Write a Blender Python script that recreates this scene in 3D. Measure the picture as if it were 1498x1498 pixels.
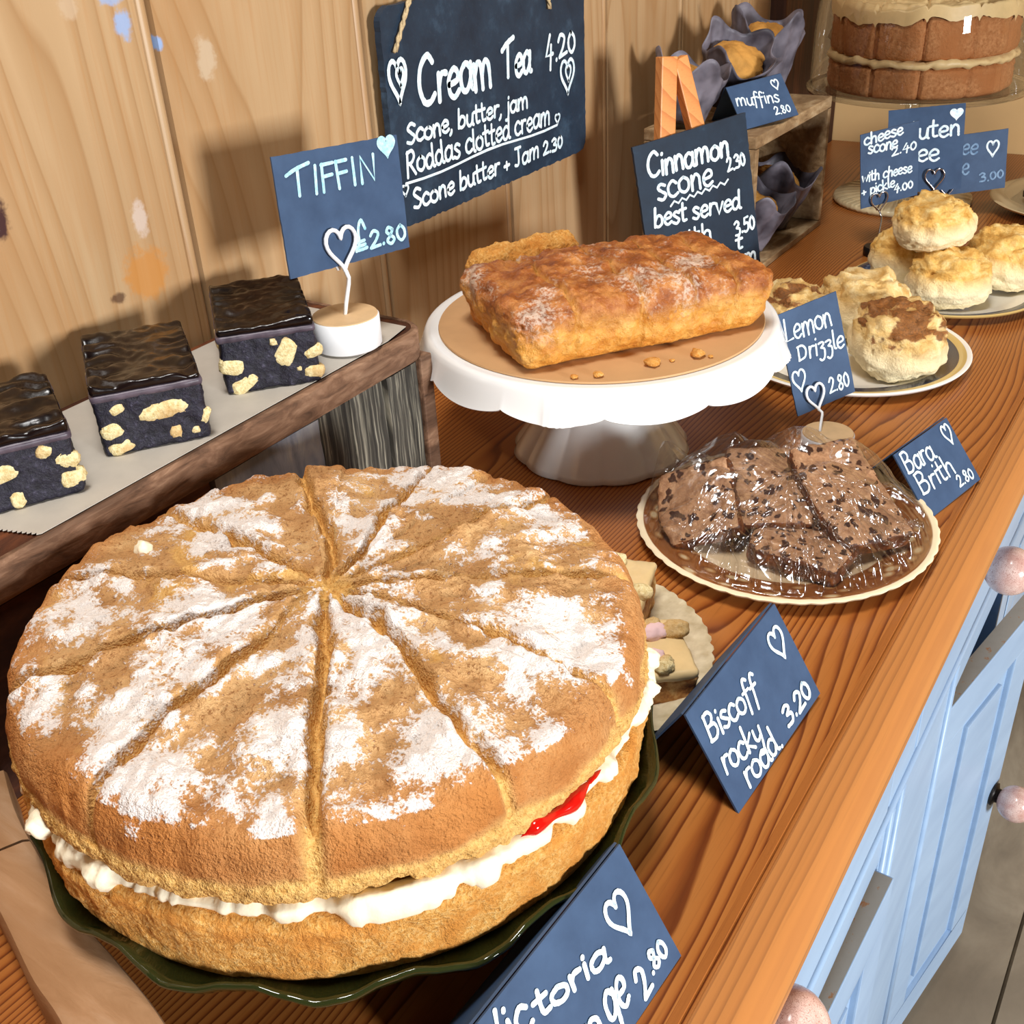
import bpy, bmesh, math, random
from math import sin, cos, pi, radians, sqrt, exp, atan2, hypot
from mathutils import Vector, Matrix, noise

for o in list(bpy.data.objects):
    bpy.data.objects.remove(o)
S = bpy.context.scene
COL = S.collection

# ------------------------------------------------------------------ camera
cam_d = bpy.data.cameras.new('camera')
cam_d.sensor_width = 36.0
cam_d.lens = 1597.19 / 1498 * 36.0
cam_d.clip_start = 0.01
cam = bpy.data.objects.new('camera', cam_d)
COL.objects.link(cam)
RX = Vector((0.84024968, 0.54004136, -0.04833005))      # image right in the world
RD = Vector((0.2417903, -0.45299522, -0.85809835))      # image down
RF = Vector((-0.48530188, 0.70933113, -0.51120586))     # viewing direction
m = Matrix.Identity(4)
for i in range(3):
    m[i][0] = RX[i]
    m[i][1] = -RD[i]
    m[i][2] = -RF[i]
    m[i][3] = (0.6, 0.0, 0.42)[i]
cam.matrix_world = m
S.camera = cam

# ------------------------------------------------------------------ world, window light, exposure
W = bpy.data.worlds.new('room_light')
S.world = W
W.use_nodes = True
bg = W.node_tree.nodes['Background']
bg.inputs[0].default_value = (0.62, 0.72, 0.86, 1)
bg.inputs[1].default_value = 0.035


def area(name, loc, target, sx, sy, power, col):
    d = bpy.data.lights.new(name, 'AREA')
    d.shape = 'RECTANGLE'
    d.size, d.size_y = sx, sy
    d.energy = power
    d.color = col
    o = bpy.data.objects.new(name, d)
    COL.objects.link(o)
    o.location = loc
    o.rotation_euler = (Vector(target) - Vector(loc)).to_track_quat('-Z', 'Y').to_euler()
    return o


area('window_daylight', (2.9, -0.30, 0.42), (0.2, 0.5, 0.14), 0.42, 0.5, 106, (0.95, 0.975, 1.0))
area('overhead_fill', (0.42, 0.12, 1.75), (0.33, 0.5, 0.0), 0.45, 0.45, 26, (1.0, 0.98, 0.95))  # added fill lamp above the counter to brighten the cake tops

S.view_settings.view_transform = 'Standard'
S.view_settings.look = 'None'
S.view_settings.gamma = 1.0
S.view_settings.use_curve_mapping = False
S.view_settings.exposure = 0.0


# ------------------------------------------------------------------ helpers: objects
def tag(o, label=None, cat=None, group=None, kind=None):
    if label: o['label'] = label
    if cat: o['category'] = cat
    if group: o['group'] = group
    if kind: o['kind'] = kind
    return o


def thing(name, label, cat, loc, group=None):
    o = bpy.data.objects.new(name, None)
    o.empty_display_size = 0.02
    COL.objects.link(o)
    o.location = loc
    return tag(o, label, cat, group)


def wloc(o):
    v = Vector((0, 0, 0))
    while o is not None:
        v += o.location
        o = o.parent
    return v


class MB:
    """collects geometry in world coordinates"""

    def __init__(s):
        s.v = []; s.f = []; s.a = []; s.mi = []

    def add(s, V, F, A=None, mi=0):
        b = len(s.v)
        s.v += [tuple(p) for p in V]
        s.f += [tuple(i + b for i in q) for q in F]
        s.a += (A if A is not None else [(0, 0, 0, 0)] * len(V))
        s.mi += [mi] * len(F)
        return s

    def build(s, name, mat, parent=None, smooth=True, loc=None, bevel=0, angle=None, attr=False):
        me = bpy.data.meshes.new(name)
        base = wloc(parent) if parent is not None else Vector(loc or (0, 0, 0))
        me.from_pydata([(p[0] - base[0], p[1] - base[1], p[2] - base[2]) for p in s.v], [], s.f)
        mats = mat if isinstance(mat, (list, tuple)) else [mat]
        for q in mats: me.materials.append(q)
        bm = bmesh.new(); bm.from_mesh(me)
        bmesh.ops.recalc_face_normals(bm, faces=bm.faces)
        if bevel:
            bmesh.ops.remove_doubles(bm, verts=bm.verts, dist=1e-6)
            ed = [e for e in bm.edges if len(e.link_faces) == 2 and e.calc_face_angle(0) > 0.6]
            bmesh.ops.bevel(bm, geom=ed, offset=bevel, segments=2, profile=0.6, affect='EDGES', clamp_overlap=True)
        bm.to_mesh(me); bm.free()
        if len(mats) > 1 and not bevel:
            me.polygons.foreach_set('material_index', s.mi)
        if smooth:
            me.polygons.foreach_set('use_smooth', [True] * len(me.polygons))
            if angle is not None:
                try: me.set_sharp_from_angle(angle=angle)
                except Exception: pass
        if attr and not bevel:
            at = me.color_attributes.new('mask', 'FLOAT_COLOR', 'POINT')
            flat = [c for q in s.a for c in q]
            at.data.foreach_set('color', flat)
        o = bpy.data.objects.new(name, me)
        COL.objects.link(o)
        if parent is not None: o.parent = parent
        else: o.location = base
        return o


def frame(yaw=0, pitch=0, roll=0):
    return (Matrix.Rotation(radians(yaw), 3, 'Z') @ Matrix.Rotation(radians(pitch), 3, 'X')
            @ Matrix.Rotation(-radians(roll), 3, 'Y'))


def box(c, s, M=None):
    x, y, z = s[0] / 2, s[1] / 2, s[2] / 2
    V = [Vector((a, b, d)) for a in (-x, x) for b in (-y, y) for d in (-z, z)]
    if M is not None: V = [M @ p for p in V]
    V = [p + Vector(c) for p in V]
    F = [(0, 1, 3, 2), (4, 6, 7, 5), (0, 4, 5, 1), (2, 3, 7, 6), (0, 2, 6, 4), (1, 5, 7, 3)]
    return V, F


def cbox(x0, x1, y0, y1, z0, z1):
    return box(((x0 + x1) / 2, (y0 + y1) / 2, (z0 + z1) / 2), (x1 - x0, y1 - y0, z1 - z0))


def lathe(prof, n=64, c=(0, 0, 0), fn=None, close=False):
    """prof: list of (r, z); r==0 makes a pole"""
    V = []; F = []; rows = []
    for k, (r, z) in enumerate(prof):
        if r <= 1e-7:
            rows.append([len(V)]); V.append(Vector((c[0], c[1], c[2] + z)))
        else:
            row = []
            for i in range(n):
                t = 2 * pi * i / n
                rr, zz = (r, z) if fn is None else fn(r, z, t, k)
                row.append(len(V)); V.append(Vector((c[0] + rr * cos(t), c[1] + rr * sin(t), c[2] + zz)))
            rows.append(row)
    pairs = list(zip(rows[:-1], rows[1:]))
    if close: pairs.append((rows[-1], rows[0]))
    for a, b in pairs:
        if len(a) == 1 and len(b) == 1: continue
        for i in range(n):
            j = (i + 1) % n
            if len(a) == 1: F.append((a[0], b[i], b[j]))
            elif len(b) == 1: F.append((a[i], a[j], b[0]))
            else: F.append((a[i], a[j], b[j], b[i]))
    return V, F


def tube(path, r, n=10, cap=True):
    P = [Vector(p) for p in path]
    V = []; F = []
    up = None
    for i, p in enumerate(P):
        a = P[max(i - 1, 0)]; b = P[min(i + 1, len(P) - 1)]
        t = (b - a).normalized()
        if up is None:
            up = t.orthogonal().normalized()
        up = (up - t * up.dot(t)).normalized()
        s = t.cross(up)
        rr = r[i] if isinstance(r, (list, tuple)) else r
        for k in range(n):
            q = 2 * pi * k / n
            V.append(p + (up * cos(q) + s * sin(q)) * rr)
    for i in range(len(P) - 1):
        for k in range(n):
            F.append((i * n + k, i * n + (k + 1) % n, (i + 1) * n + (k + 1) % n, (i + 1) * n + k))
    if cap:
        F.append(tuple(range(n))[::-1]); F.append(tuple((len(P) - 1) * n + k for k in range(n)))
    return V, F


def sweep(prof, path_fn, cap=True):
    """prof: closed list of 2D points; path_fn: list of functions 2D->3D"""
    V = []; F = []; n = len(prof)
    for fn in path_fn:
        V += [Vector(fn(a, b)) for a, b in prof]
    for i in range(len(path_fn) - 1):
        for k in range(n):
            F.append((i * n + k, i * n + (k + 1) % n, (i + 1) * n + (k + 1) % n, (i + 1) * n + k))
    if cap:
        F.append(tuple(range(n))[::-1]); F.append(tuple((len(path_fn) - 1) * n + k for k in range(n)))
    return V, F


def fbm(p, sc, oc=4, seed=0.0):
    return noise.fractal(Vector((p[0] * sc + seed, p[1] * sc - seed * 0.7, p[2] * sc + seed * 1.3)), 0.9, 2.1, oc)


def rbox(L, Wd, H, nx, ny, nz, rnd, fn=None):
    """subdivided rounded block, base at z=0, centred in x,y; returns local verts, faces"""
    V = []; idx = {}; F = []

    def vid(i, j, k):
        key = (i, j, k)
        if key not in idx:
            x = -L / 2 + L * i / nx; y = -Wd / 2 + Wd * j / ny; z = H * k / nz
            q = Vector((max(-L / 2 + rnd, min(L / 2 - rnd, x)), max(-Wd / 2 + rnd, min(Wd / 2 - rnd, y)),
                        max(rnd, min(H - rnd, z))))
            p = Vector((x, y, z)); d = p - q
            nrm = d.normalized() if d.length > 1e-9 else Vector((0, 0, 1))
            if d.length > 1e-9: p = q + nrm * rnd
            if fn: p = fn(p, nrm)
            idx[key] = len(V); V.append(p)
        return idx[key]

    for i in range(nx):
        for j in range(ny):
            F.append((vid(i, j, nz), vid(i + 1, j, nz), vid(i + 1, j + 1, nz), vid(i, j + 1, nz)))
            F.append((vid(i, j, 0), vid(i, j + 1, 0), vid(i + 1, j + 1, 0), vid(i + 1, j, 0)))
    for i in range(nx):
        for k in range(nz):
            F.append((vid(i, 0, k), vid(i + 1, 0, k), vid(i + 1, 0, k + 1), vid(i, 0, k + 1)))
            F.append((vid(i, ny, k), vid(i, ny, k + 1), vid(i + 1, ny, k + 1), vid(i + 1, ny, k)))
    for j in range(ny):
        for k in range(nz):
            F.append((vid(0, j, k), vid(0, j, k + 1), vid(0, j + 1, k + 1), vid(0, j + 1, k)))
            F.append((vid(nx, j, k), vid(nx, j + 1, k), vid(nx, j + 1, k + 1), vid(nx, j, k + 1)))
    return V, F


def place(V, M, t):
    return [M @ p + Vector(t) for p in V]


def ico(sub=4):
    bm = bmesh.new()
    bmesh.ops.create_icosphere(bm, subdivisions=sub, radius=1)
    V = [v.co.copy() for v in bm.verts]; F = [tuple(v.index for v in f.verts) for f in bm.faces]
    bm.free()
    return V, F


# ------------------------------------------------------------------ helpers: materials
def srgb(r, g, b):
    f = lambda c: (c / 255 / 12.92) if c / 255 <= 0.04045 else ((c / 255 + 0.055) / 1.055) ** 2.4
    return (f(r), f(g), f(b), 1)


class NT:
    def __init__(s, name, rough=0.5, spec=0.5):
        s.m = bpy.data.materials.new(name)
        s.m.use_nodes = True
        s.t = s.m.node_tree
        s.b = s.t.nodes['Principled BSDF']
        s.b.inputs['Roughness'].default_value = rough
        s.b.inputs['Specular IOR Level'].default_value = spec

    def n(s, typ, **kw):
        q = s.t.nodes.new(typ)
        for k, v in kw.items(): setattr(q, k, v)
        return q

    def l(s, a, b): s.t.links.new(a, b)

    def put(s, sock, v):
        if isinstance(v, bpy.types.NodeSocket): s.l(v, sock)
        elif v is not None: sock.default_value = v

    def co(s):
        if not hasattr(s, '_co'): s._co = s.n('ShaderNodeNewGeometry').outputs['Position']
        return s._co

    def obj(s): return s.n('ShaderNodeTexCoord').outputs['Object']

    def mapv(s, vec, scale=(1, 1, 1), loc=(0, 0, 0), rot=(0, 0, 0)):
        q = s.n('ShaderNodeMapping')
        s.l(vec, q.inputs[0]); q.inputs['Scale'].default_value = scale
        q.inputs['Location'].default_value = loc; q.inputs['Rotation'].default_value = rot
        return q.outputs[0]

    def noise(s, vec, scale=5, detail=4, rough=0.55, dist=0.0, out=0):
        q = s.n('ShaderNodeTexNoise')
        s.put(q.inputs['Vector'], vec); q.inputs['Scale'].default_value = scale
        q.inputs['Detail'].default_value = detail; q.inputs['Roughness'].default_value = rough
        q.inputs['Distortion'].default_value = dist
        return q.outputs[out]

    def voro(s, vec, scale=5, feature='F1', out='Distance'):
        q = s.n('ShaderNodeTexVoronoi', feature=feature)
        s.put(q.inputs['Vector'], vec); q.inputs['Scale'].default_value = scale
        return q.outputs[out]

    def math(s, op, a, b=None, c=None, clamp=False):
        q = s.n('ShaderNodeMath', operation=op, use_clamp=clamp)
        s.put(q.inputs[0], a); s.put(q.inputs[1], b)
        if c is not None: s.put(q.inputs[2], c)
        return q.outputs[0]

    def ramp(s, fac, stops, interp='LINEAR'):
        q = s.n('ShaderNodeValToRGB')
        q.color_ramp.interpolation = interp
        el = q.color_ramp.elements
        while len(el) < len(stops): el.new(0.5)
        for e, (p, c) in zip(el, stops):
            e.position = p; e.color = c if len(c) == 4 else (*c, 1)
        s.put(q.inputs[0], fac)
        return q.outputs[0]

    def step(s, fac, a, b):
        q = s.n('ShaderNodeMapRange', interpolation_type='SMOOTHSTEP', clamp=True)
        s.put(q.inputs[0], fac); q.inputs[1].default_value = a; q.inputs[2].default_value = b
        return q.outputs[0]

    def mix(s, f, a, b, blend='MIX'):
        q = s.n('ShaderNodeMix', data_type='RGBA', blend_type=blend)
        s.put(q.inputs[0], f); s.put(q.inputs[6], a); s.put(q.inputs[7], b)
        return q.outputs[2]

    def sep(s, vec):
        q = s.n('ShaderNodeSeparateXYZ'); s.l(vec, q.inputs[0]); return q.outputs

    def comb(s, x, y, z):
        q = s.n('ShaderNodeCombineXYZ')
        for i, v in enumerate((x, y, z)): s.put(q.inputs[i], v)
        return q.outputs[0]

    def mask(s):
        q = s.n('ShaderNodeVertexColor', layer_name='mask')
        p = s.n('ShaderNodeSeparateColor'); s.l(q.outputs[0], p.inputs[0])
        return p.outputs

    def bump(s, h, strength=0.4, dist=0.001):
        q = s.n('ShaderNodeBump'); q.inputs['Strength'].default_value = strength
        q.inputs['Distance'].default_value = dist; s.l(h, q.inputs['Height'])
        s.l(q.outputs[0], s.b.inputs['Normal'])
        return q.outputs[0]

    def base(s, v): s.put(s.b.inputs['Base Color'], v); return s

    def rough(s, v): s.put(s.b.inputs['Roughness'], v); return s


M = {}


def plain(name, col, rough=0.5, spec=0.5, var=0.0, vs=60, bump=0.0, bs=300, metal=0.0):
    t = NT(name, rough, spec)
    p = t.co()
    if var:
        d = tuple(c * (1 - var) for c in col[:3]) + (1,)
        t.base(t.ramp(t.noise(p, vs, 5), [(0.35, d), (0.65, col)]))
    else: t.base(col)
    t.b.inputs['Metallic'].default_value = metal
    if bump: t.bump(t.noise(p, bs, 4), bump, 0.0008)
    M[name] = t.m
    return t


# pine wall boards: grain runs up, every board with its own figure
def wall_mat():
    t = NT('pine_wall', 0.42, 0.35)
    x, y, z = t.sep(t.co())
    k = t.math('FLOOR', t.math('DIVIDE', t.math('SUBTRACT', y, 0.506), 0.2))
    off = t.math('MULTIPLY', k, 3.71)
    vec = t.comb(t.math('ADD', y, off), off, t.math('MULTIPLY', z, 0.16))
    big = t.noise(vec, 6.0, 2, 0.4)
    v = t.math('ADD', t.math('MULTIPLY', y, 44), t.math('MULTIPLY', big, 17))
    ring = t.math('FRACT', v)
    grain = t.ramp(ring, [(0.0, srgb(178, 146, 108)), (0.4, srgb(182, 150, 112)), (0.84, srgb(170, 136, 97)), (0.93, srgb(162, 126, 87)), (1.0, srgb(178, 146, 108))])
    fib = t.noise(t.comb(t.math('MULTIPLY', y, 300), off, t.math('MULTIPLY', z, 7)), 1.0, 4, 0.6)
    tone = t.noise(t.comb(t.math('ADD', t.math('MULTIPLY', y, 2.2), off), 0.0, z), 4, 3)
    c = t.mix(t.step(tone, 0.4, 0.68), grain, t.mix(0.6, grain, srgb(164, 120, 76)))
    c = t.mix(t.math('MULTIPLY', t.step(fib, 0.45, 0.75), 0.35), c, srgb(170, 120, 70))
    # paint flecks and rubbed pale patches on the boards
    nz = t.noise(t.co(), 90, 3, 0.7)
    for (py, pz, ry, rz, col, thr) in ((0.483, 0.345, 0.0075, 0.010, srgb(140, 170, 214), 0.6), (0.478, 0.362, 0.012, 0.006, srgb(140, 170, 214), 0.5),
                                       (0.508, 0.332, 0.0035, 0.005, srgb(140, 170, 214), 0.7), (0.545, 0.317, 0.009, 0.015, srgb(196, 176, 150), 0.45),
                                       (0.464, 0.231, 0.007, 0.013, srgb(204, 186, 174), 0.5), (0.447, 0.36, 0.008, 0.008, srgb(192, 168, 140), 0.4),
                                       (0.46, 0.195, 0.02, 0.02, srgb(190, 125, 55), 0.5), (0.434, 0.186, 0.007, 0.004, srgb(80, 52, 38), 0.6),
                                       (0.366, 0.256, 0.008, 0.014, srgb(66, 40, 40), 0.8), (1.005, 0.178, 0.006, 0.006, srgb(70, 44, 30), 0.8)):
        dy = t.math('DIVIDE', t.math('SUBTRACT', y, py), ry); dz = t.math('DIVIDE', t.math('SUBTRACT', z, pz), rz)
        d = t.math('SQRT', t.math('ADD', t.math('MULTIPLY', dy, dy), t.math('MULTIPLY', dz, dz)))
        d = t.math('ADD', d, t.math('MULTIPLY', t.math('SUBTRACT', nz, 0.5), 1.6))
        f = t.math('MULTIPLY', t.math('SUBTRACT', 1.0, t.step(d, 0.55, 1.1)), thr + 0.2, clamp=True)
        c = t.mix(f, c, col)
    t.base(c)
    t.bump(fib, 0.12, 0.0006)
    M['pine_wall'] = t.m


wall_mat()


def wood_along_y(name, stops, ringscale=70, warp=3.2, rough=0.33, dark=srgb(90, 45, 18), wx=7.0, wy=1.3, seed=0.0, spec=0.5, edge=0.0):
    t = NT(name, rough, spec)
    x, y, z = t.sep(t.co())
    vec = t.comb(t.math('MULTIPLY', x, wx), t.math('MULTIPLY', y, wy), t.math('ADD', t.math('MULTIPLY', z, wx), seed))
    big = t.noise(vec, 1.0, 2, 0.45)
    wob = t.noise(t.comb(t.math('MULTIPLY', x, 60), t.math('MULTIPLY', y, 14), z), 1.0, 2)
    amp = t.math('SUBTRACT', 1.0, t.math('MULTIPLY', t.step(x, 0.484, 0.4895), edge))
    v = t.math('ADD', t.math('MULTIPLY', t.math('ADD', x, z), ringscale), t.math('MULTIPLY', t.math('MULTIPLY', big, amp), warp * 10))
    v = t.math('ADD', v, t.math('MULTIPLY', wob, 0.35))
    g = t.ramp(t.math('FRACT', v), stops)
    fib = t.noise(t.comb(t.math('MULTIPLY', x, 700), t.math('MULTIPLY', y, 14), t.math('MULTIPLY', z, 700)), 1.0, 3, 0.6)
    c = t.mix(t.math('MULTIPLY', t.step(fib, 0.5, 0.75), 0.3), g, dark)
    if edge: c = t.mix(t.math('MULTIPLY', t.step(x, 0.49, 0.4915), 0.45), c, srgb(204, 142, 84))  # paler tone paints light catching the rounded front edge
    t.base(c)
    t.rough(t.math('ADD', rough - 0.05, t.math('MULTIPLY', fib, 0.12)))
    t.bump(fib, 0.08, 0.0004)
    M[name] = t.m
    return t


wood_along_y('worktop_pine', [(0.0, srgb(172, 108, 52)), (0.5, srgb(166, 100, 45)), (0.74, srgb(142, 78, 33)), (0.88, srgb(104, 50, 20)), (0.94, srgb(110, 54, 22)), (1.0, srgb(170, 106, 51))], 215, 6.5, 0.3, srgb(92, 46, 20), 4.6, 0.62, edge=0.93, spec=0.3)
wood_along_y('easel_wood', [(0.0, srgb(226, 150, 84)), (0.7, srgb(216, 138, 72)), (1.0, srgb(196, 116, 56))], 90, 0.8, 0.45, srgb(170, 95, 45), seed=9.0)


def old_board(name, a, b, c_, stretch=(30, 260, 9)):
    t = NT(name, 0.7, 0.3)
    p = t.co()
    f = t.noise(t.mapv(p, stretch), 1.0, 5, 0.65, 0.6)
    g = t.noise(t.mapv(p, tuple(q * 0.35 for q in stretch), (3, 1, 2)), 1.0, 3, 0.6)
    c = t.ramp(f, [(0.3, a), (0.5, b), (0.7, c_)])
    t.base(t.mix(t.step(g, 0.45, 0.6), c, t.mix(0.65, c, a)))
    t.bump(f, 0.5, 0.0012)
    M[name] = t.m


old_board('weathered_planks', srgb(26, 24, 22), srgb(78, 74, 66), srgb(196, 188, 165))
old_board('crate_strip', srgb(70, 48, 34), srgb(120, 88, 66), srgb(158, 124, 98), (120, 30, 120))
old_board('grey_board', srgb(100, 104, 116), srgb(150, 152, 160), srgb(186, 180, 172), (60, 60, 18))
old_board('brown_board', srgb(44, 22, 12), srgb(84, 44, 24), srgb(120, 66, 34), (60, 20, 60))
old_board('back_crate_wood', srgb(120, 92, 62), srgb(168, 138, 100), srgb(200, 176, 140), (80, 30, 80))
old_board('dark_recess', srgb(40, 20, 10), srgb(74, 40, 20), srgb(96, 54, 28), (80, 80, 8))
old_board('stone_floor', srgb(120, 106, 88), srgb(150, 134, 112), srgb(172, 156, 132), (9, 5, 9))

old_board('rail_wood', srgb(156, 114, 76), srgb(172, 130, 92), srgb(184, 146, 112), (14, 70, 60))
plain('plaster_wall', srgb(206, 168, 116), 0.8, 0.2, 0.1, 8, 0.1, 120)


def blue_paint():
    t = NT('blue_paint', 0.38, 0.45)
    p = t.co()
    f = t.noise(t.mapv(p, (30, 5, 30)), 1.0, 4)
    c = t.ramp(f, [(0.3, srgb(150, 176, 206)), (0.7, srgb(164, 190, 218))])
    t.base(c)
    t.bump(t.noise(t.mapv(p, (160, 10, 160)), 1.0, 3), 0.1, 0.0006)
    M['blue_paint'] = t.m
    t = NT('bare_edge', 0.7, 0.3)
    f = t.noise(t.mapv(t.co(), (80, 50, 80)), 1.0, 4, 0.7)
    t.base(t.ramp(f, [(0.0, srgb(150, 140, 126)), (0.6, srgb(160, 150, 136)), (0.66, srgb(170, 110, 60)), (0.7, srgb(150, 140, 126))]))
    M['bare_edge'] = t.m


blue_paint()


def crackle_knob():
    t = NT('crackle_glaze', 0.18, 0.6)
    p = t.co()
    c = t.ramp(t.noise(p, 90, 4), [(0.35, srgb(205, 160, 146)), (0.65, srgb(228, 196, 182))])
    w = t.mix(0.12, p, t.noise(p, 60, 3, out=1))
    e = t.voro(w, 170, 'DISTANCE_TO_EDGE')
    t.base(t.mix(t.math('SUBTRACT', 1.0, t.step(e, 0.01, 0.05)), c, srgb(168, 116, 104)))
    M['crackle_glaze'] = t.m


crackle_knob()
plain('dark_metal', srgb(40, 36, 34), 0.4, 0.5, metal=0.6)
plain('chrome', srgb(215, 215, 218), 0.16, 0.5, metal=1.0)


def slate():
    t = NT('slate', 0.55, 0.35)
    p = t.co()
    f = t.noise(p, 26, 6, 0.7)
    g = t.noise(p, 300, 3, 0.7)
    c = t.ramp(f, [(0.3, srgb(22, 36, 52)), (0.55, srgb(32, 50, 68)), (0.75, srgb(58, 80, 100))])
    t.base(t.mix(t.math('MULTIPLY', t.step(g, 0.6, 0.8), 0.25), c, srgb(96, 112, 126)))
    t.bump(f, 0.25, 0.001)
    M['slate'] = t.m
    t = NT('chalk_card', 0.6, 0.3)
    f = t.noise(t.co(), 45, 5, 0.6)
    t.base(t.ramp(f, [(0.3, srgb(50, 70, 98)), (0.7, srgb(62, 84, 114))]))
    M['chalk_card'] = t.m
    t = NT('blackboard', 0.5, 0.35)
    f = t.noise(t.co(), 30, 5, 0.7)
    t.base(t.ramp(f, [(0.3, srgb(16, 30, 46)), (0.62, srgb(24, 42, 60)), (0.8, srgb(48, 72, 92))]))
    M['blackboard'] = t.m
    t = NT('chalk', 0.8, 0.2)
    f = t.noise(t.co(), 260, 4, 0.7)
    t.base(t.ramp(f, [(0.25, srgb(176, 208, 222)), (0.6, srgb(236, 246, 250))]))
    M['chalk'] = t.m
    t = NT('faded_chalk', 0.8, 0.2)
    t.base(t.ramp(t.noise(t.co(), 220, 4), [(0.3, srgb(96, 124, 156)), (0.7, srgb(140, 166, 192))]))
    M['faded_chalk'] = t.m
    t = NT('green_chalk', 0.8, 0.2)
    t.base(t.ramp(t.noise(t.co(), 260, 4, 0.7), [(0.25, srgb(120, 184, 206)), (0.65, srgb(200, 234, 240))]))
    M['green_chalk'] = t.m


slate()
plain('white_paint', srgb(240, 240, 240), 0.4, 0.4)
plain('pale_wood', srgb(214, 180, 136), 0.5, 0.3, 0.12, 80)
plain('twine', srgb(196, 172, 132), 0.9, 0.1, 0.3, 500)
plain('greaseproof', srgb(186, 178, 166), 0.6, 0.3, 0.08, 60, 0.2, 90)
plain('white_china', srgb(240, 240, 238), 0.12, 0.6)
plain('warm_bounce_disc', srgb(196, 154, 108), 0.6, 0.3, 0.08, 40)


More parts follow.
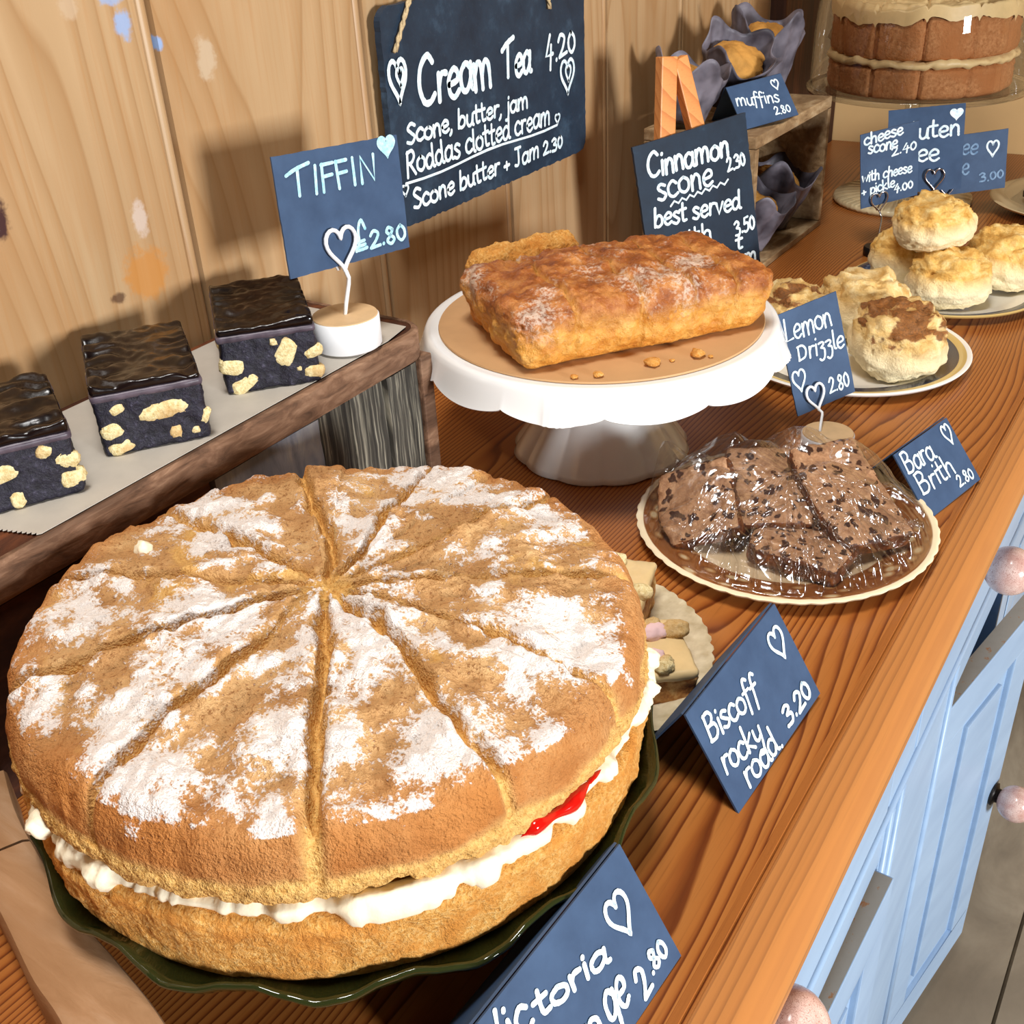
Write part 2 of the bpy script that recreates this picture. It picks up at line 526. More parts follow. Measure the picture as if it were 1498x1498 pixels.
# ---- cake materials
def sponge_mats():
    t = NT('sponge_crust', 0.75, 0.25)
    p = t.co()
    r, g, b = t.mask()[0:3]
    n1 = t.noise(p, 38, 5, 0.6)
    n2 = t.noise(p, 420, 3, 0.65)
    n3 = t.noise(p, 900, 2, 0.6)
    crust = t.ramp(n1, [(0.3, srgb(172, 124, 76)), (0.5, srgb(196, 150, 98)), (0.7, srgb(216, 176, 124))])
    crust = t.mix(t.math('MULTIPLY', t.step(n2, 0.54, 0.66), 0.8), crust, srgb(140, 92, 50))
    crumb = t.ramp(n2, [(0.3, srgb(196, 142, 70)), (0.6, srgb(228, 182, 108))])
    c = t.mix(r, crust, crumb)
    rim = t.ramp(n1, [(0.3, srgb(172, 104, 46)), (0.7, srgb(198, 130, 66))])
    c = t.mix(b, c, rim)
    n4 = t.noise(p, 160, 4, 0.65)
    sug = t.math('ADD', g, t.math('MULTIPLY', t.math('SUBTRACT', n2, 0.5), 1.25))
    sug = t.math('ADD', sug, t.math('MULTIPLY', t.math('SUBTRACT', n4, 0.5), 1.0))
    sug = t.math('ADD', sug, t.math('MULTIPLY', t.math('SUBTRACT', n3, 0.5), 0.8))
    c = t.mix(t.math('MULTIPLY', t.step(sug, 0.40, 0.72), 0.92), c, srgb(238, 232, 228))
    # fine dark cracks
    w = t.mix(0.06, p, t.noise(p, 90, 3, out=1))
    e = t.voro(w, 95, 'DISTANCE_TO_EDGE')
    ck = t.math('MULTIPLY', t.math('SUBTRACT', 1.0, t.step(e, 0.005, 0.035)), t.step(t.noise(p, 30, 2), 0.52, 0.62))
    c = t.mix(t.math('MULTIPLY', ck, 0.55), c, srgb(110, 72, 40))
    t.base(c)
    t.bump(t.math('ADD', t.math('ADD', n2, t.math('MULTIPLY', n4, 1.3)), t.math('MULTIPLY', n3, 0.6)), 0.8, 0.0022)
    M['sponge_crust'] = t.m

    t = NT('sponge_crumb', 0.85, 0.2)
    p = t.co()
    n1 = t.noise(p, 60, 4); n2 = t.noise(p, 520, 4, 0.7)
    c = t.ramp(n2, [(0.3, srgb(200, 130, 54)), (0.5, srgb(236, 172, 88)), (0.7, srgb(250, 208, 136))])
    t.base(t.mix(t.step(n1, 0.4, 0.7), c, srgb(224, 148, 66)))
    t.bump(n2, 1.0, 0.0025)
    M['sponge_crumb'] = t.m

    plain('butter_cream', srgb(250, 238, 208), 0.45, 0.35, 0.06, 120, 0.4, 260)
    t = plain('jam', srgb(196, 22, 12), 0.08, 0.6)
    t.b.inputs['Subsurface Weight'].default_value = 0.2
    t.b.inputs['Subsurface Radius'].default_value = (0.004, 0.001, 0.001)

    # lemon loaf with sugary glaze
    t = NT('loaf_crust', 0.35, 0.5)
    p = t.co()
    r, g, b = t.mask()[0:3]
    n1 = t.noise(p, 55, 5, 0.65); n2 = t.noise(p, 330, 4, 0.7); n0 = t.noise(p, 20, 3)
    top = t.ramp(n1, [(0.3, srgb(112, 52, 14)), (0.48, srgb(160, 88, 32)), (0.68, srgb(208, 140, 74))])
    side = t.ramp(n1, [(0.3, srgb(196, 120, 40)), (0.5, srgb(222, 156, 66)), (0.7, srgb(236, 184, 100))])
    c = t.mix(r, side, top)
    c = t.mix(t.math('MULTIPLY', b, 0.6), c, srgb(214, 160, 70))
    gl = t.math('MULTIPLY', t.step(t.math('ADD', n0, t.math('MULTIPLY', t.math('SUBTRACT', n2, 0.5), 0.7)), 0.55, 0.72), g)
    c = t.mix(t.math('MULTIPLY', gl, 0.6), c, srgb(232, 216, 196))
    c = t.mix(t.math('MULTIPLY', t.step(n2, 0.58, 0.72), 0.5), c, srgb(120, 62, 22))
    t.base(c)
    t.rough(t.math('ADD', 0.22, t.math('MULTIPLY', n2, 0.4)))
    t.bump(t.math('ADD', n1, n2), 0.8, 0.002)
    M['loaf_crust'] = t.m

    # scone
    for nm, a, b_, c_ in (('scone_dough', srgb(206, 160, 88), srgb(228, 192, 126), srgb(243, 220, 168)),
                          ('cheese_scone_dough', srgb(206, 150, 66), srgb(232, 186, 104), srgb(246, 218, 152))):
        t = NT(nm, 0.7, 0.25)
        p = t.co()
        r, g, b = t.mask()[0:3]
        n1 = t.noise(p, 70, 5, 0.65); n2 = t.noise(p, 380, 4, 0.7)
        c = t.ramp(n1, [(0.32, a), (0.5, b_), (0.68, c_)])
        c = t.mix(r, c, srgb(246, 228, 184))
        cn = t.step(t.math('ADD', g, t.math('MULTIPLY', t.math('SUBTRACT', n1, 0.5), 1.3)), 0.45, 0.68)
        c = t.mix(t.math('MULTIPLY', cn, 0.9), c, t.ramp(n2, [(0.35, srgb(96, 46, 14)), (0.65, srgb(150, 84, 30))]))
        t.base(c)
        t.bump(t.math('ADD', n1, n2), 0.8, 0.002)
        M[nm] = t.m

    # chocolate
    t = NT('chocolate_top', 0.2, 0.35)
    p = t.co()
    n = t.noise(t.mapv(p, (60, 22, 60), rot=(0, 0, 0.5)), 1.0, 3)
    t.base(t.ramp(n, [(0.35, srgb(13, 7, 6)), (0.65, srgb(24, 12, 9))]))
    t.bump(n, 0.35, 0.002)
    M['chocolate_top'] = t.m
    t = NT('fridge_cake', 0.5, 0.4)
    p = t.co()
    n = t.noise(p, 220, 5, 0.7)
    t.base(t.ramp(n, [(0.35, srgb(16, 14, 24)), (0.58, srgb(34, 31, 46)), (0.75, srgb(84, 80, 100))]))  # bluish tint paints window sheen over the dark chocolate
    t.bump(n, 0.8, 0.002)
    M['fridge_cake'] = t.m
    t = NT('choc_skin', 0.4, 0.4)
    n = t.noise(t.co(), 120, 4)
    t.base(t.ramp(n, [(0.3, srgb(58, 48, 58)), (0.7, srgb(96, 84, 94))]))
    M['choc_skin'] = t.m
    t = NT('biscuit', 0.8, 0.2)
    n = t.noise(t.co(), 420, 4, 0.7); n1 = t.noise(t.co(), 40, 2)
    c = t.ramp(n, [(0.3, srgb(196, 166, 104)), (0.6, srgb(238, 222, 172))])
    t.base(t.mix(t.step(n1, 0.5, 0.62), c, t.mix(0.5, c, srgb(196, 146, 84))))
    t.bump(n, 0.9, 0.0015)
    M['biscuit'] = t.m

    # tea loaf
    t = NT('tea_loaf', 0.6, 0.35)
    p = t.co()
    n = t.noise(p, 170, 5, 0.7); n1 = t.noise(p, 40, 3)
    c = t.ramp(n, [(0.3, srgb(138, 96, 66)), (0.55, srgb(176, 132, 96)), (0.75, srgb(206, 164, 124))])
    w = t.mix(0.012, p, t.noise(p, 120, 2, out=1))
    v = t.voro(t.mapv(w, (1, 1.0, 1)), 125)
    c = t.mix(t.math('SUBTRACT', 1.0, t.step(v, 0.31, 0.41)), c, t.mix(n1, srgb(40, 22, 16), srgb(84, 46, 24)))
    t.base(c)
    t.bump(n, 0.7, 0.002)
    M['tea_loaf'] = t.m
    t = NT('tea_crust', 0.4, 0.4)
    n = t.noise(t.co(), 130, 5, 0.7)
    t.base(t.ramp(n, [(0.3, srgb(40, 20, 10)), (0.55, srgb(96, 50, 22)), (0.75, srgb(150, 88, 40))]))
    t.bump(n, 0.7, 0.002)
    M['tea_crust'] = t.m

    # rocky road
    t = NT('biscuit_base', 0.6, 0.3)
    n = t.noise(t.co(), 90, 5, 0.65)
    t.base(t.ramp(n, [(0.34, srgb(120, 62, 30)), (0.5, srgb(190, 132, 72)), (0.66, srgb(226, 186, 122))]))
    t.bump(n, 0.8, 0.003)
    M['biscuit_base'] = t.m
    plain('caramel_top', srgb(232, 204, 150), 0.3, 0.5, 0.12, 70)
    plain('pink_marshmallow', srgb(238, 204, 206), 0.6, 0.3)

    # muffins
    plain('muffin_crumb', srgb(202, 146, 72), 0.75, 0.2, 0.35, 60, 0.8, 200)
    t = NT('muffin_paper', 0.5, 0.35)
    n = t.noise(t.co(), 26, 3)
    t.base(t.ramp(n, [(0.35, srgb(54, 50, 58)), (0.65, srgb(124, 118, 128))]))
    M['muffin_paper'] = t.m

    # coffee cake under the dome
    t = NT('coffee_sponge', 0.8, 0.2)
    n = t.noise(t.co(), 240, 4, 0.7); n1 = t.noise(t.co(), 26, 3)
    c = t.ramp(n, [(0.3, srgb(150, 92, 50)), (0.7, srgb(196, 138, 90))])
    t.base(t.mix(t.step(n1, 0.4, 0.65), c, srgb(170, 108, 62)))
    t.bump(n, 0.8, 0.002)
    M['coffee_sponge'] = t.m
    plain('coffee_icing', srgb(222, 190, 136), 0.45, 0.4, 0.1, 60, 0.5, 90)
    plain('dark_cake', srgb(34, 20, 14), 0.5, 0.4, 0.5, 90, 0.9, 160)


sponge_mats()


# ---- plates and glass
def rim_mats():
    # brown floral rim with gold edge (object coordinates, plate axis at the origin)
    t = NT('brown_floral_china', 0.15, 0.6)
    o = t.obj(); x, y, z = t.sep(o)
    r = t.math('SQRT', t.math('ADD', t.math('MULTIPLY', x, x), t.math('MULTIPLY', y, y)))
    an = t.math('MULTIPLY', t.math('ARCTAN2', y, x), 2.2)
    v = t.voro(t.comb(an, t.math('MULTIPLY', r, 42), 0.0), 2.6)
    flo = t.ramp(v, [(0.18, srgb(214, 190, 150)), (0.3, srgb(180, 130, 80)), (0.42, srgb(126, 72, 36)), (0.6, srgb(150, 92, 48))])
    c = t.mix(t.step(r, 0.0715, 0.073), srgb(222, 196, 158), flo)
    c = t.mix(t.step(r, 0.0985, 0.0995), c, srgb(244, 226, 190))
    t.base(c)
    M['brown_floral_china'] = t.m
    t = NT('navy_band_china', 0.12, 0.6)
    o = t.obj(); x, y, z = t.sep(o)
    r = t.math('SQRT', t.math('ADD', t.math('MULTIPLY', x, x), t.math('MULTIPLY', y, y)))
    q = t.math('DIVIDE', r, 0.11)
    c = t.mix(t.step(q, 0.775, 0.78), srgb(236, 232, 222), srgb(30, 38, 66))
    c = t.mix(t.step(q, 0.895, 0.9), c, srgb(206, 178, 112))
    c = t.mix(t.step(q, 0.955, 0.96), c, srgb(242, 240, 234))
    t.base(c)
    M['navy_band_china'] = t.m
    t = NT('cream_pressed_china', 0.3, 0.5)
    n = t.noise(t.obj(), 90, 3)
    t.base(t.ramp(n, [(0.3, srgb(186, 168, 132)), (0.7, srgb(226, 212, 180))]))
    t.bump(n, 0.5, 0.002)
    M['cream_pressed_china'] = t.m
    t = NT('fluted_rim', 0.2, 0.5)
    t.base(srgb(206, 186, 146))
    M['fluted_rim'] = t.m
    # dark green pressed glass
    t = NT('green_glass', 0.06, 0.6)
    t.base(srgb(66, 72, 34))
    t.b.inputs['Transmission Weight'].default_value = 0.6
    t.b.inputs['IOR'].default_value = 1.5
    M['green_glass'] = t.m


rim_mats()


def thin_clear(name, tint, rough, bump=None, amount=1.0, ior=1.5, cap=0.6):
    m_ = bpy.data.materials.new(name); m_.use_nodes = True
    nt = m_.node_tree; nt.nodes.clear()
    out = nt.nodes.new('ShaderNodeOutputMaterial'); mx = nt.nodes.new('ShaderNodeMixShader')
    tr = nt.nodes.new('ShaderNodeBsdfTransparent'); gl = nt.nodes.new('ShaderNodeBsdfGlossy')
    fr = nt.nodes.new('ShaderNodeFresnel'); fr.inputs[0].default_value = ior
    tr.inputs[0].default_value = tint
    gl.inputs['Roughness'].default_value = rough
    mu = nt.nodes.new('ShaderNodeMath'); mu.operation = 'MULTIPLY'; mu.inputs[1].default_value = amount; mu.use_clamp = True
    L = nt.links.new
    mn = nt.nodes.new('ShaderNodeMath'); mn.operation = 'MINIMUM'; mn.inputs[1].default_value = cap
    L(fr.outputs[0], mu.inputs[0]); L(mu.outputs[0], mn.inputs[0]); L(mn.outputs[0], mx.inputs[0]); L(tr.outputs[0], mx.inputs[1]); L(gl.outputs[0], mx.inputs[2]); L(mx.outputs[0], out.inputs[0])
    if bump:
        tc = nt.nodes.new('ShaderNodeTexCoord'); nz = nt.nodes.new('ShaderNodeTexNoise'); bp = nt.nodes.new('ShaderNodeBump')
        mp = nt.nodes.new('ShaderNodeMapping'); mp.inputs['Scale'].default_value = bump[2]; mp.inputs['Rotation'].default_value = (0, 0, bump[3])
        L(tc.outputs['Object'], mp.inputs[0]); L(mp.outputs[0], nz.inputs['Vector'])
        nz.inputs['Scale'].default_value = 1.0; nz.inputs['Detail'].default_value = 3
        bp.inputs['Strength'].default_value = bump[0]; bp.inputs['Distance'].default_value = bump[1]
        L(nz.outputs[0], bp.inputs['Height']); L(bp.outputs[0], gl.inputs['Normal']); L(bp.outputs[0], fr.inputs['Normal'])
    M[name] = m_


thin_clear('clear_glass', (0.93, 0.94, 0.94, 1), 0.02, None, 1.3)
thin_clear('cling_film', (0.98, 0.98, 0.98, 1), 0.16, (0.3, 0.002, (140, 36, 140), 0.9), 2.6, cap=0.26)

# ------------------------------------------------------------------ setting: wall, floor
YG = [0.106, 0.306, 0.506, 0.71, 0.908, 1.106, 1.294, 1.503]


def build_wall():
    mb = MB()
    prof = []          # (y, x) outline of the boarded face
    y = -0.6
    prof.append((y, 0.0))
    for g in [-0.5, -0.3, -0.1] + YG:
        w = 0.011
        prof += [(g - w, 0.0), (g - w + 0.001, -0.0025)]
        for k in range(7):
            a = pi * k / 6
            prof.append((g - w + 0.0015 + 0.0075 * (1 - cos(a)) / 2, -0.002 + 0.0028 * sin(a)))
        prof += [(g - 0.0016, -0.010), (g + 0.0006, -0.010), (g + 0.0016, 0.0)]
    prof.append((1.578, 0.0))
    V = []; F = []
    for (yy, xx) in prof:
        V += [(xx, yy, -0.85), (xx, yy, 1.5)]
    for i in range(len(prof) - 1):
        F.append((2 * i, 2 * i + 2, 2 * i + 3, 2 * i + 1))
    b = len(V)
    V += [(-0.03, -0.6, -0.85), (-0.03, -0.6, 1.5), (-0.03, 1.578, -0.85), (-0.03, 1.578, 1.5)]
    n = 2 * (len(prof) - 1)
    F += [(b, b + 1, b + 3, b + 2), (0, 1, b + 1, b), (n, b + 2, b + 3, n + 1)]
    mb.add(V, F)
    tag(mb.build('wall_left', M['pine_wall'], smooth=True, angle=0.5), kind='structure')
    tag(MB().add(*cbox(-0.03, 0.022, 1.579, 1.84, -0.85, 1.5)).build('recess_fill_1', M['dark_recess'], smooth=False, bevel=0.004), kind='structure')  # dark box stands in for the dark recess beyond the boards
    tag(MB().add(*cbox(-0.03, 3.6, 1.845, 1.9, -0.85, 1.5)).build('wall_back', M['plaster_wall'], smooth=False), kind='structure')
    # floor of wide boards with open joints
    mb = MB()
    for i in range(18):
        x0 = -0.03 + i * 0.21
        mb.add(*cbox(x0, x0 + 0.2055, -1.2, 1.845, -0.88, -0.85 + 0.0004 * (i % 2)))
    mb.add(*cbox(-0.03, 3.75, -1.2, 1.845, -0.9, -0.8795))
    tag(mb.build('floor', M['stone_floor'], smooth=False), kind='structure')


build_wall()


# ------------------------------------------------------------------ dresser: worktop and blue cabinet
def build_dresser():
    prof = [(0.002, -0.034), (0.002, 0.0), (0.4885, 0.0), (0.4895, -0.0014), (0.491, -0.0014), (0.492, 0.0)]
    for k in range(11):
        a = pi / 2 - pi * k / 10
        prof.append((0.503 + 0.017 * cos(a), -0.0165 + 0.0165 * sin(a)))
    prof.append((0.485, -0.034))
    mb = MB().add(*sweep(prof, [lambda a, b, y=y: (a, y, b) for y in (-0.28, 0.3, 0.9, 1.843)]))
    o = mb.build('wooden_worktop', M['worktop_pine'], loc=(0.25, 0.8, 0), angle=0.6)
    tag(o, 'long varnished pine worktop with rounded front edge carrying all the cakes', 'worktop')

    cab = thing('dresser_cabinet', 'pale blue painted cabinet with drawers and panelled doors under the pine worktop', 'cabinet', (0.25, 0.8, -0.85))
    XF = 0.495
    mb = MB()
    mb.add(*cbox(0.03, XF - 0.018, -0.25, 1.84, -0.78, -0.0345))       # body
    mb.add(*cbox(0.06, XF - 0.05, -0.22, 1.84, -0.8495, -0.78))         # plinth
    mb.add(*cbox(XF - 0.0182, XF, -0.25, 1.84, -0.062, -0.0345))         # top rail
    mb.add(*cbox(XF - 0.0182, XF, -0.25, 1.84, -0.252, -0.196))         # rail under drawers
    mb.add(*cbox(XF - 0.0182, XF, -0.25, 1.84, -0.84, -0.795))         # bottom rail
    for y0, y1 in ((0.03, 0.09), (0.625, 0.835), (1.08, 1.14), (1.68, 1.84)):
        mb.add(*cbox(XF - 0.0183, XF - 0.0002, y0, y1, -0.83, -0.04))
    mb.build('carcass', M['blue_paint'], cab, smooth=False, bevel=0.0015)
    # beads along rail and stile
    mb = MB()
    mb.add(*tube([(XF, -0.25, -0.198), (XF, 1.84, -0.198)], 0.0035, 8))
    mb.add(*tube([(XF, -0.25, -0.058), (XF, 1.84, -0.058)], 0.003, 8))
    for y in (0.632, 0.66, 0.825): mb.add(*tube([(XF, y, -0.79), (XF, y, -0.2)], 0.004, 8))
    mb.build('beading', M['blue_paint'], cab)

    def knob(parent, c, ax, r=0.021, small=False):
        ax = Vector(ax).normalized()
        q = ax.to_track_quat('Z', 'Y').to_matrix()
        pr = [(0.0, 0.0)] + [(r * sin(a), r * (1 - cos(a)) * 0.97) for a in [pi * k / 20 for k in range(1, 20)]] + [(0, 2 * r * 0.97)]
        V, F = lathe(pr, 32)
        kb = MB().add(place(V, q, Vector(c) - ax * r), F).build('knob', M['crackle_glaze'], parent)
        kb['label'] = 'pink crackle glazed round knob'
        V, F = lathe([(0.0, 0.0), (0.013, 0.0), (0.014, 0.004), (0.009, 0.006), (0.007, 0.014), (0.0, 0.014)], 24)
        MB().add(place(V, q, Vector(c) - ax * (r + 0.0075)), F).build('knob_collar', M['dark_metal'], kb)
        V, F = lathe([(0.0, 0.0), (0.004, 0.0), (0.004, 0.0022), (0.0, 0.003)], 12)
        MB().add(place(V, q, Vector(c) + ax * (r * 0.93)), F).build('knob_screw', M['chrome'], kb)

    def panel(parent, name, o, u, n, wdt, zt, zb, th, edge=True, rail=0.05):
        """board of width wdt along u, front face normal n, recessed raised-field panel"""
        o = Vector(o); u = Vector(u).normalized(); n = Vector(n).normalized()
        mb = MB()

        def bx(a0, a1, z0, z1, d0, d1):
            V = []
            for a in (a0, a1):
                for d in (d0, d1):
                    for z in (z0, z1):
                        p = o + u * a + n * d; V.append(Vector((p.x, p.y, z)))
            mb.add(V, [(0, 1, 3, 2), (4, 6, 7, 5), (0, 4, 5, 1), (2, 3, 7, 6), (0, 2, 6, 4), (1, 5, 7, 3)])

        bx(0, wdt, zt - rail, zt, -th, 0); bx(0, wdt, zb, zb + rail, -th, 0)
        bx(0, rail, zb + rail, zt - rail, -th, 0); bx(wdt - rail, wdt, zb + rail, zt - rail, -th, 0)
        bx(rail - 0.002, wdt - rail + 0.002, zb + rail - 0.002, zt - rail + 0.002, -th + 0.002, -0.006)
        bx(rail + 0.022, wdt - rail - 0.022, zb + rail + 0.022, zt - rail - 0.022, -0.008, -0.0015)
        return mb.build(name, M['blue_paint'], parent, smooth=False, bevel=0.0015)

    # drawers
    for i, (y0, y1, ky, kz) in enumerate(((0.095, 0.62, 0.327, -0.062), (0.69, 1.075, 0.855, -0.112), (1.145, 1.675, 1.41, -0.11))):
        d = MB()
        d.add(*cbox(XF - 0.017, XF + 0.001, y0 + 0.002, y1 - 0.002, -0.192, -0.064))
        dr = d.build('drawer', M['blue_paint'], cab, smooth=False, bevel=0.0025)
        knob(dr, (0.517 + 0.0015, ky, kz), (1, 0, 0))
    # near door standing slightly proud
    u = Vector((0.008, 0.225, 0)).normalized(); n = Vector((u.y, -u.x, 0))
    db = panel(cab, 'door', (0.5005, 0.395, 0), u, n, 0.226, -0.258, -0.79, 0.016)
    V = []
    for a in (0.002, 0.224):
        for dd in (-0.0155, -0.0008): p = Vector((0.5005, 0.395, 0)) + u * a + n * dd; V.append((p.x, p.y, -0.2576))
    MB().add(V, [(0, 1, 3, 2)]).build('bare_top_edge', M['bare_edge'], db, smooth=False)
    db['label'] = 'blue door standing proud with chipped bare top edge'
    knob(db, (0.545, 0.57, -0.45), n)
    # far door standing ajar, hinged on its near side
    u = Vector((0.039, 0.225, 0)).normalized(); n = Vector((u.y, -u.x, 0))
    da = panel(cab, 'door', (0.4965, 0.838, 0), u, n, 0.229, -0.262, -0.79, 0.018)
    V = []
    for a in (0.002, 0.227):
        for dd in (-0.0175, -0.0008): p = Vector((0.4965, 0.838, 0)) + u * a + n * dd; V.append((p.x, p.y, -0.2616))
    MB().add(V, [(0, 1, 3, 2)]).build('bare_top_edge', M['bare_edge'], da, smooth=False)
    da['label'] = 'blue panelled door standing ajar'
    p = Vector((0.4965, 0.838, -0.53)) + u * 0.212 + n * 0.0275
    knob(da, p, n)
    dc = panel(cab, 'door', (XF + 0.001, 1.145, 0), (0, 1, 0), (1, 0, 0), 0.262, -0.256, -0.79, 0.018)
    knob(dc, (0.522, 1.385, -0.45), (1, 0, 0))
    dd_ = panel(cab, 'door', (XF + 0.001, 1.412, 0), (0, 1, 0), (1, 0, 0), 0.262, -0.256, -0.79, 0.018)
    knob(dd_, (0.522, 1.44, -0.45), (1, 0, 0))


build_dresser()


# ------------------------------------------------------------------ handwriting
GL = {}


def gdef(ch, w, *strokes): GL[ch] = (w, strokes)


C_ = lambda *p: ('c', p)     # smooth curve
L_ = lambda *p: ('l', p)     # straight
gdef('a', .55, C_((.46, .5), (.28, .62), (.07, .42), (.1, .08), (.28, .02), (.45, .26), (.48, .6)), C_((.48, .6), (.46, .2), (.5, .04), (.58, .03)))
gdef('b', .55, L_((.1, 1.0), (.08, .02)), C_((.09, .3), (.25, .58), (.45, .48), (.46, .15), (.28, .0), (.08, .08)))
gdef('c', .48, C_((.44, .5), (.28, .62), (.08, .42), (.09, .12), (.26, .0), (.46, .1)))
gdef('d', .58, C_((.44, .48), (.26, .6), (.07, .4), (.1, .08), (.28, .02), (.44, .26)), C_((.46, 1.0), (.45, .3), (.48, .05), (.56, .02)))
gdef('e', .5, C_((.08, .3), (.4, .36), (.42, .54), (.26, .62), (.08, .42), (.1, .12), (.27, .0), (.46, .12)))
gdef('f', .42, C_((.42, .92), (.28, 1.02), (.18, .8), (.16, .3), (.1, -.3)), L_((.02, .55), (.38, .58)))
gdef('g', .55, C_((.45, .5), (.26, .62), (.07, .42), (.1, .1), (.28, .06), (.45, .3), (.47, .58)), C_((.47, .58), (.46, 0), (.4, -.34), (.2, -.4), (.06, -.26)))
gdef('h', .55, L_((.1, 1.0), (.09, .0)), C_((.09, .3), (.26, .58), (.42, .5), (.44, .25), (.45, .0)))
gdef('i', .2, L_((.1, .58), (.1, .0)), L_((.1, .84), (.11, .87)))
gdef('I', .24, L_((.12, 1), (.1, 0)))
gdef('j', .28, C_((.18, .58), (.17, 0), (.1, -.34), (-.04, -.36)), L_((.2, .84), (.21, .87)))
gdef('k', .5, L_((.1, 1.0), (.08, .0)), L_((.42, .58), (.1, .26), (.46, .0)))
gdef('l', .22, C_((.1, 1.0), (.09, .3), (.12, .05), (.2, .02)))
gdef('m', .8, L_((.08, .58), (.08, .0)), C_((.08, .3), (.22, .6), (.36, .5), (.38, .0)), C_((.38, .3), (.52, .6), (.68, .5), (.7, .0)))
gdef('n', .52, L_((.08, .58), (.08, .0)), C_((.08, .3), (.24, .6), (.4, .5), (.42, .25), (.43, .0)))
gdef('o', .54, C_((.28, .6), (.08, .44), (.08, .14), (.28, .0), (.46, .14), (.47, .44), (.28, .6)))
gdef('p', .54, L_((.1, .58), (.08, -.4)), C_((.1, .3), (.24, .58), (.45, .48), (.46, .16), (.28, .0), (.1, .1)))
gdef('r', .4, L_((.09, .58), (.09, .0)), C_((.09, .3), (.2, .56), (.38, .56)))
gdef('s', .46, C_((.4, .54), (.22, .62), (.1, .48), (.24, .33), (.4, .18), (.26, .0), (.06, .08)))
gdef('t', .4, C_((.18, .95), (.16, .3), (.2, .04), (.36, .06)), L_((.0, .62), (.36, .66)))
gdef('u', .54, C_((.08, .58), (.08, .2), (.2, .0), (.38, .12), (.44, .58)), C_((.44, .58), (.44, .1), (.5, .0)))
gdef('v', .48, L_((.05, .58), (.22, .0), (.42, .6)))
gdef('w', .7, L_((.05, .58), (.18, .0), (.34, .45), (.48, .0), (.66, .6)))
gdef('y', .52, C_((.08, .58), (.1, .25), (.24, .14), (.4, .26)), C_((.46, .58), (.42, .0), (.3, -.36), (.08, -.34)))
gdef('z', .46, C_((.08, .56), (.3, .6), (.38, .48), (.2, .32)), C_((.2, .32), (.4, .2), (.36, -.2), (.2, -.36), (.06, -.26)))
gdef('B', .62, L_((.1, .98), (.09, .0)), C_((.08, .96), (.34, 1.0), (.48, .8), (.34, .56), (.12, .52)), C_((.12, .52), (.46, .5), (.54, .22), (.36, .0), (.06, .02)))
gdef('C', .7, C_((.6, .86), (.42, 1.02), (.16, .8), (.08, .4), (.22, .06), (.44, .02), (.62, .16)))
gdef('D', .66, L_((.1, .72), (.1, .0)), C_((.06, .72), (.36, .74), (.54, .5), (.46, .12), (.08, .0)))
gdef('F', .5, L_((.1, 1), (.09, 0)), L_((.08, .98), (.44, 1.0)), L_((.1, .55), (.4, .58)))
gdef('J', .56, L_((.12, 1.0), (.52, 1.0)), C_((.34, 1.0), (.34, .3), (.26, .02), (.06, .06)))
gdef('L', .5, L_((.12, 1.0), (.06, .02), (.46, .06)))
gdef('N', .66, L_((.1, .0), (.1, 1.0), (.52, .04), (.54, 1.0)))
gdef('R', .6, L_((.1, 1.0), (.08, -.05)), C_((.08, .96), (.36, 1.02), (.48, .78), (.34, .54), (.12, .5)), L_((.22, .5), (.54, .0)))
gdef('S', .54, C_((.5, .88), (.28, 1.0), (.1, .78), (.28, .54), (.48, .3), (.32, .02), (.06, .1)))
gdef('T', .7, L_((.3, .96), (.28, .0)), C_((-.05, .78), (.25, .96), (.66, 1.1)))
gdef('V', .6, L_((.05, 1), (.26, 0), (.54, 1)))
gdef('0', .46, C_((.24, .7), (.08, .5), (.08, .2), (.22, .02), (.38, .2), (.38, .5), (.24, .7)))
gdef('2', .5, C_((.08, .56), (.22, .74), (.4, .6), (.3, .32), (.06, .02)), L_((.06, .02), (.46, .06)))
gdef('3', .48, C_((.08, .64), (.26, .74), (.4, .58), (.2, .4)), C_((.2, .4), (.42, .3), (.34, .04), (.06, .04)))
gdef('4', .5, L_((.3, .74), (.06, .26), (.46, .3)), L_((.36, .5), (.3, -.06)))
gdef('5', .48, L_((.42, .74), (.16, .72), (.12, .42)), C_((.12, .42), (.36, .44), (.4, .16), (.22, .0), (.05, .06)))
gdef('8', .46, C_((.36, .62), (.2, .74), (.1, .56), (.24, .38), (.38, .18), (.22, .0), (.08, .16), (.24, .38), (.36, .62)))
gdef('.', .2, L_((.1, .03), (.11, .05)))
gdef(',', .2, C_((.12, .06), (.1, -.06), (.02, -.16)))
gdef('+', .5, L_((.06, .3), (.42, .32)), L_((.24, .5), (.24, .1)))
gdef('£', .6, C_((.5, .9), (.36, 1.3), (.22, .9), (.2, .3), (.06, .0)), L_((.02, .34), (.42, .4)), L_((.04, .16), (.44, .22)), C_((.06, .02), (.3, .02), (.5, .06)))
gdef(' ', .3)


def catmull(P, k=6):
    if len(P) < 3: return [tuple(p) for p in P]
    out = []
    Q = [P[0]] + list(P) + [P[-1]]
    for i in range(1, len(Q) - 2):
        p0, p1, p2, p3 = Q[i - 1], Q[i], Q[i + 1], Q[i + 2]
        for j in range(k):
            t = j / k
            out.append(tuple(0.5 * ((2 * p1[d]) + (-p0[d] + p2[d]) * t + (2 * p0[d] - 5 * p1[d] + 4 * p2[d] - p3[d]) * t * t
                                    + (-p0[d] + 3 * p1[d] - 3 * p2[d] + p3[d]) * t ** 3) for d in (0, 1)))
    out.append(tuple(P[-1]))
    return out


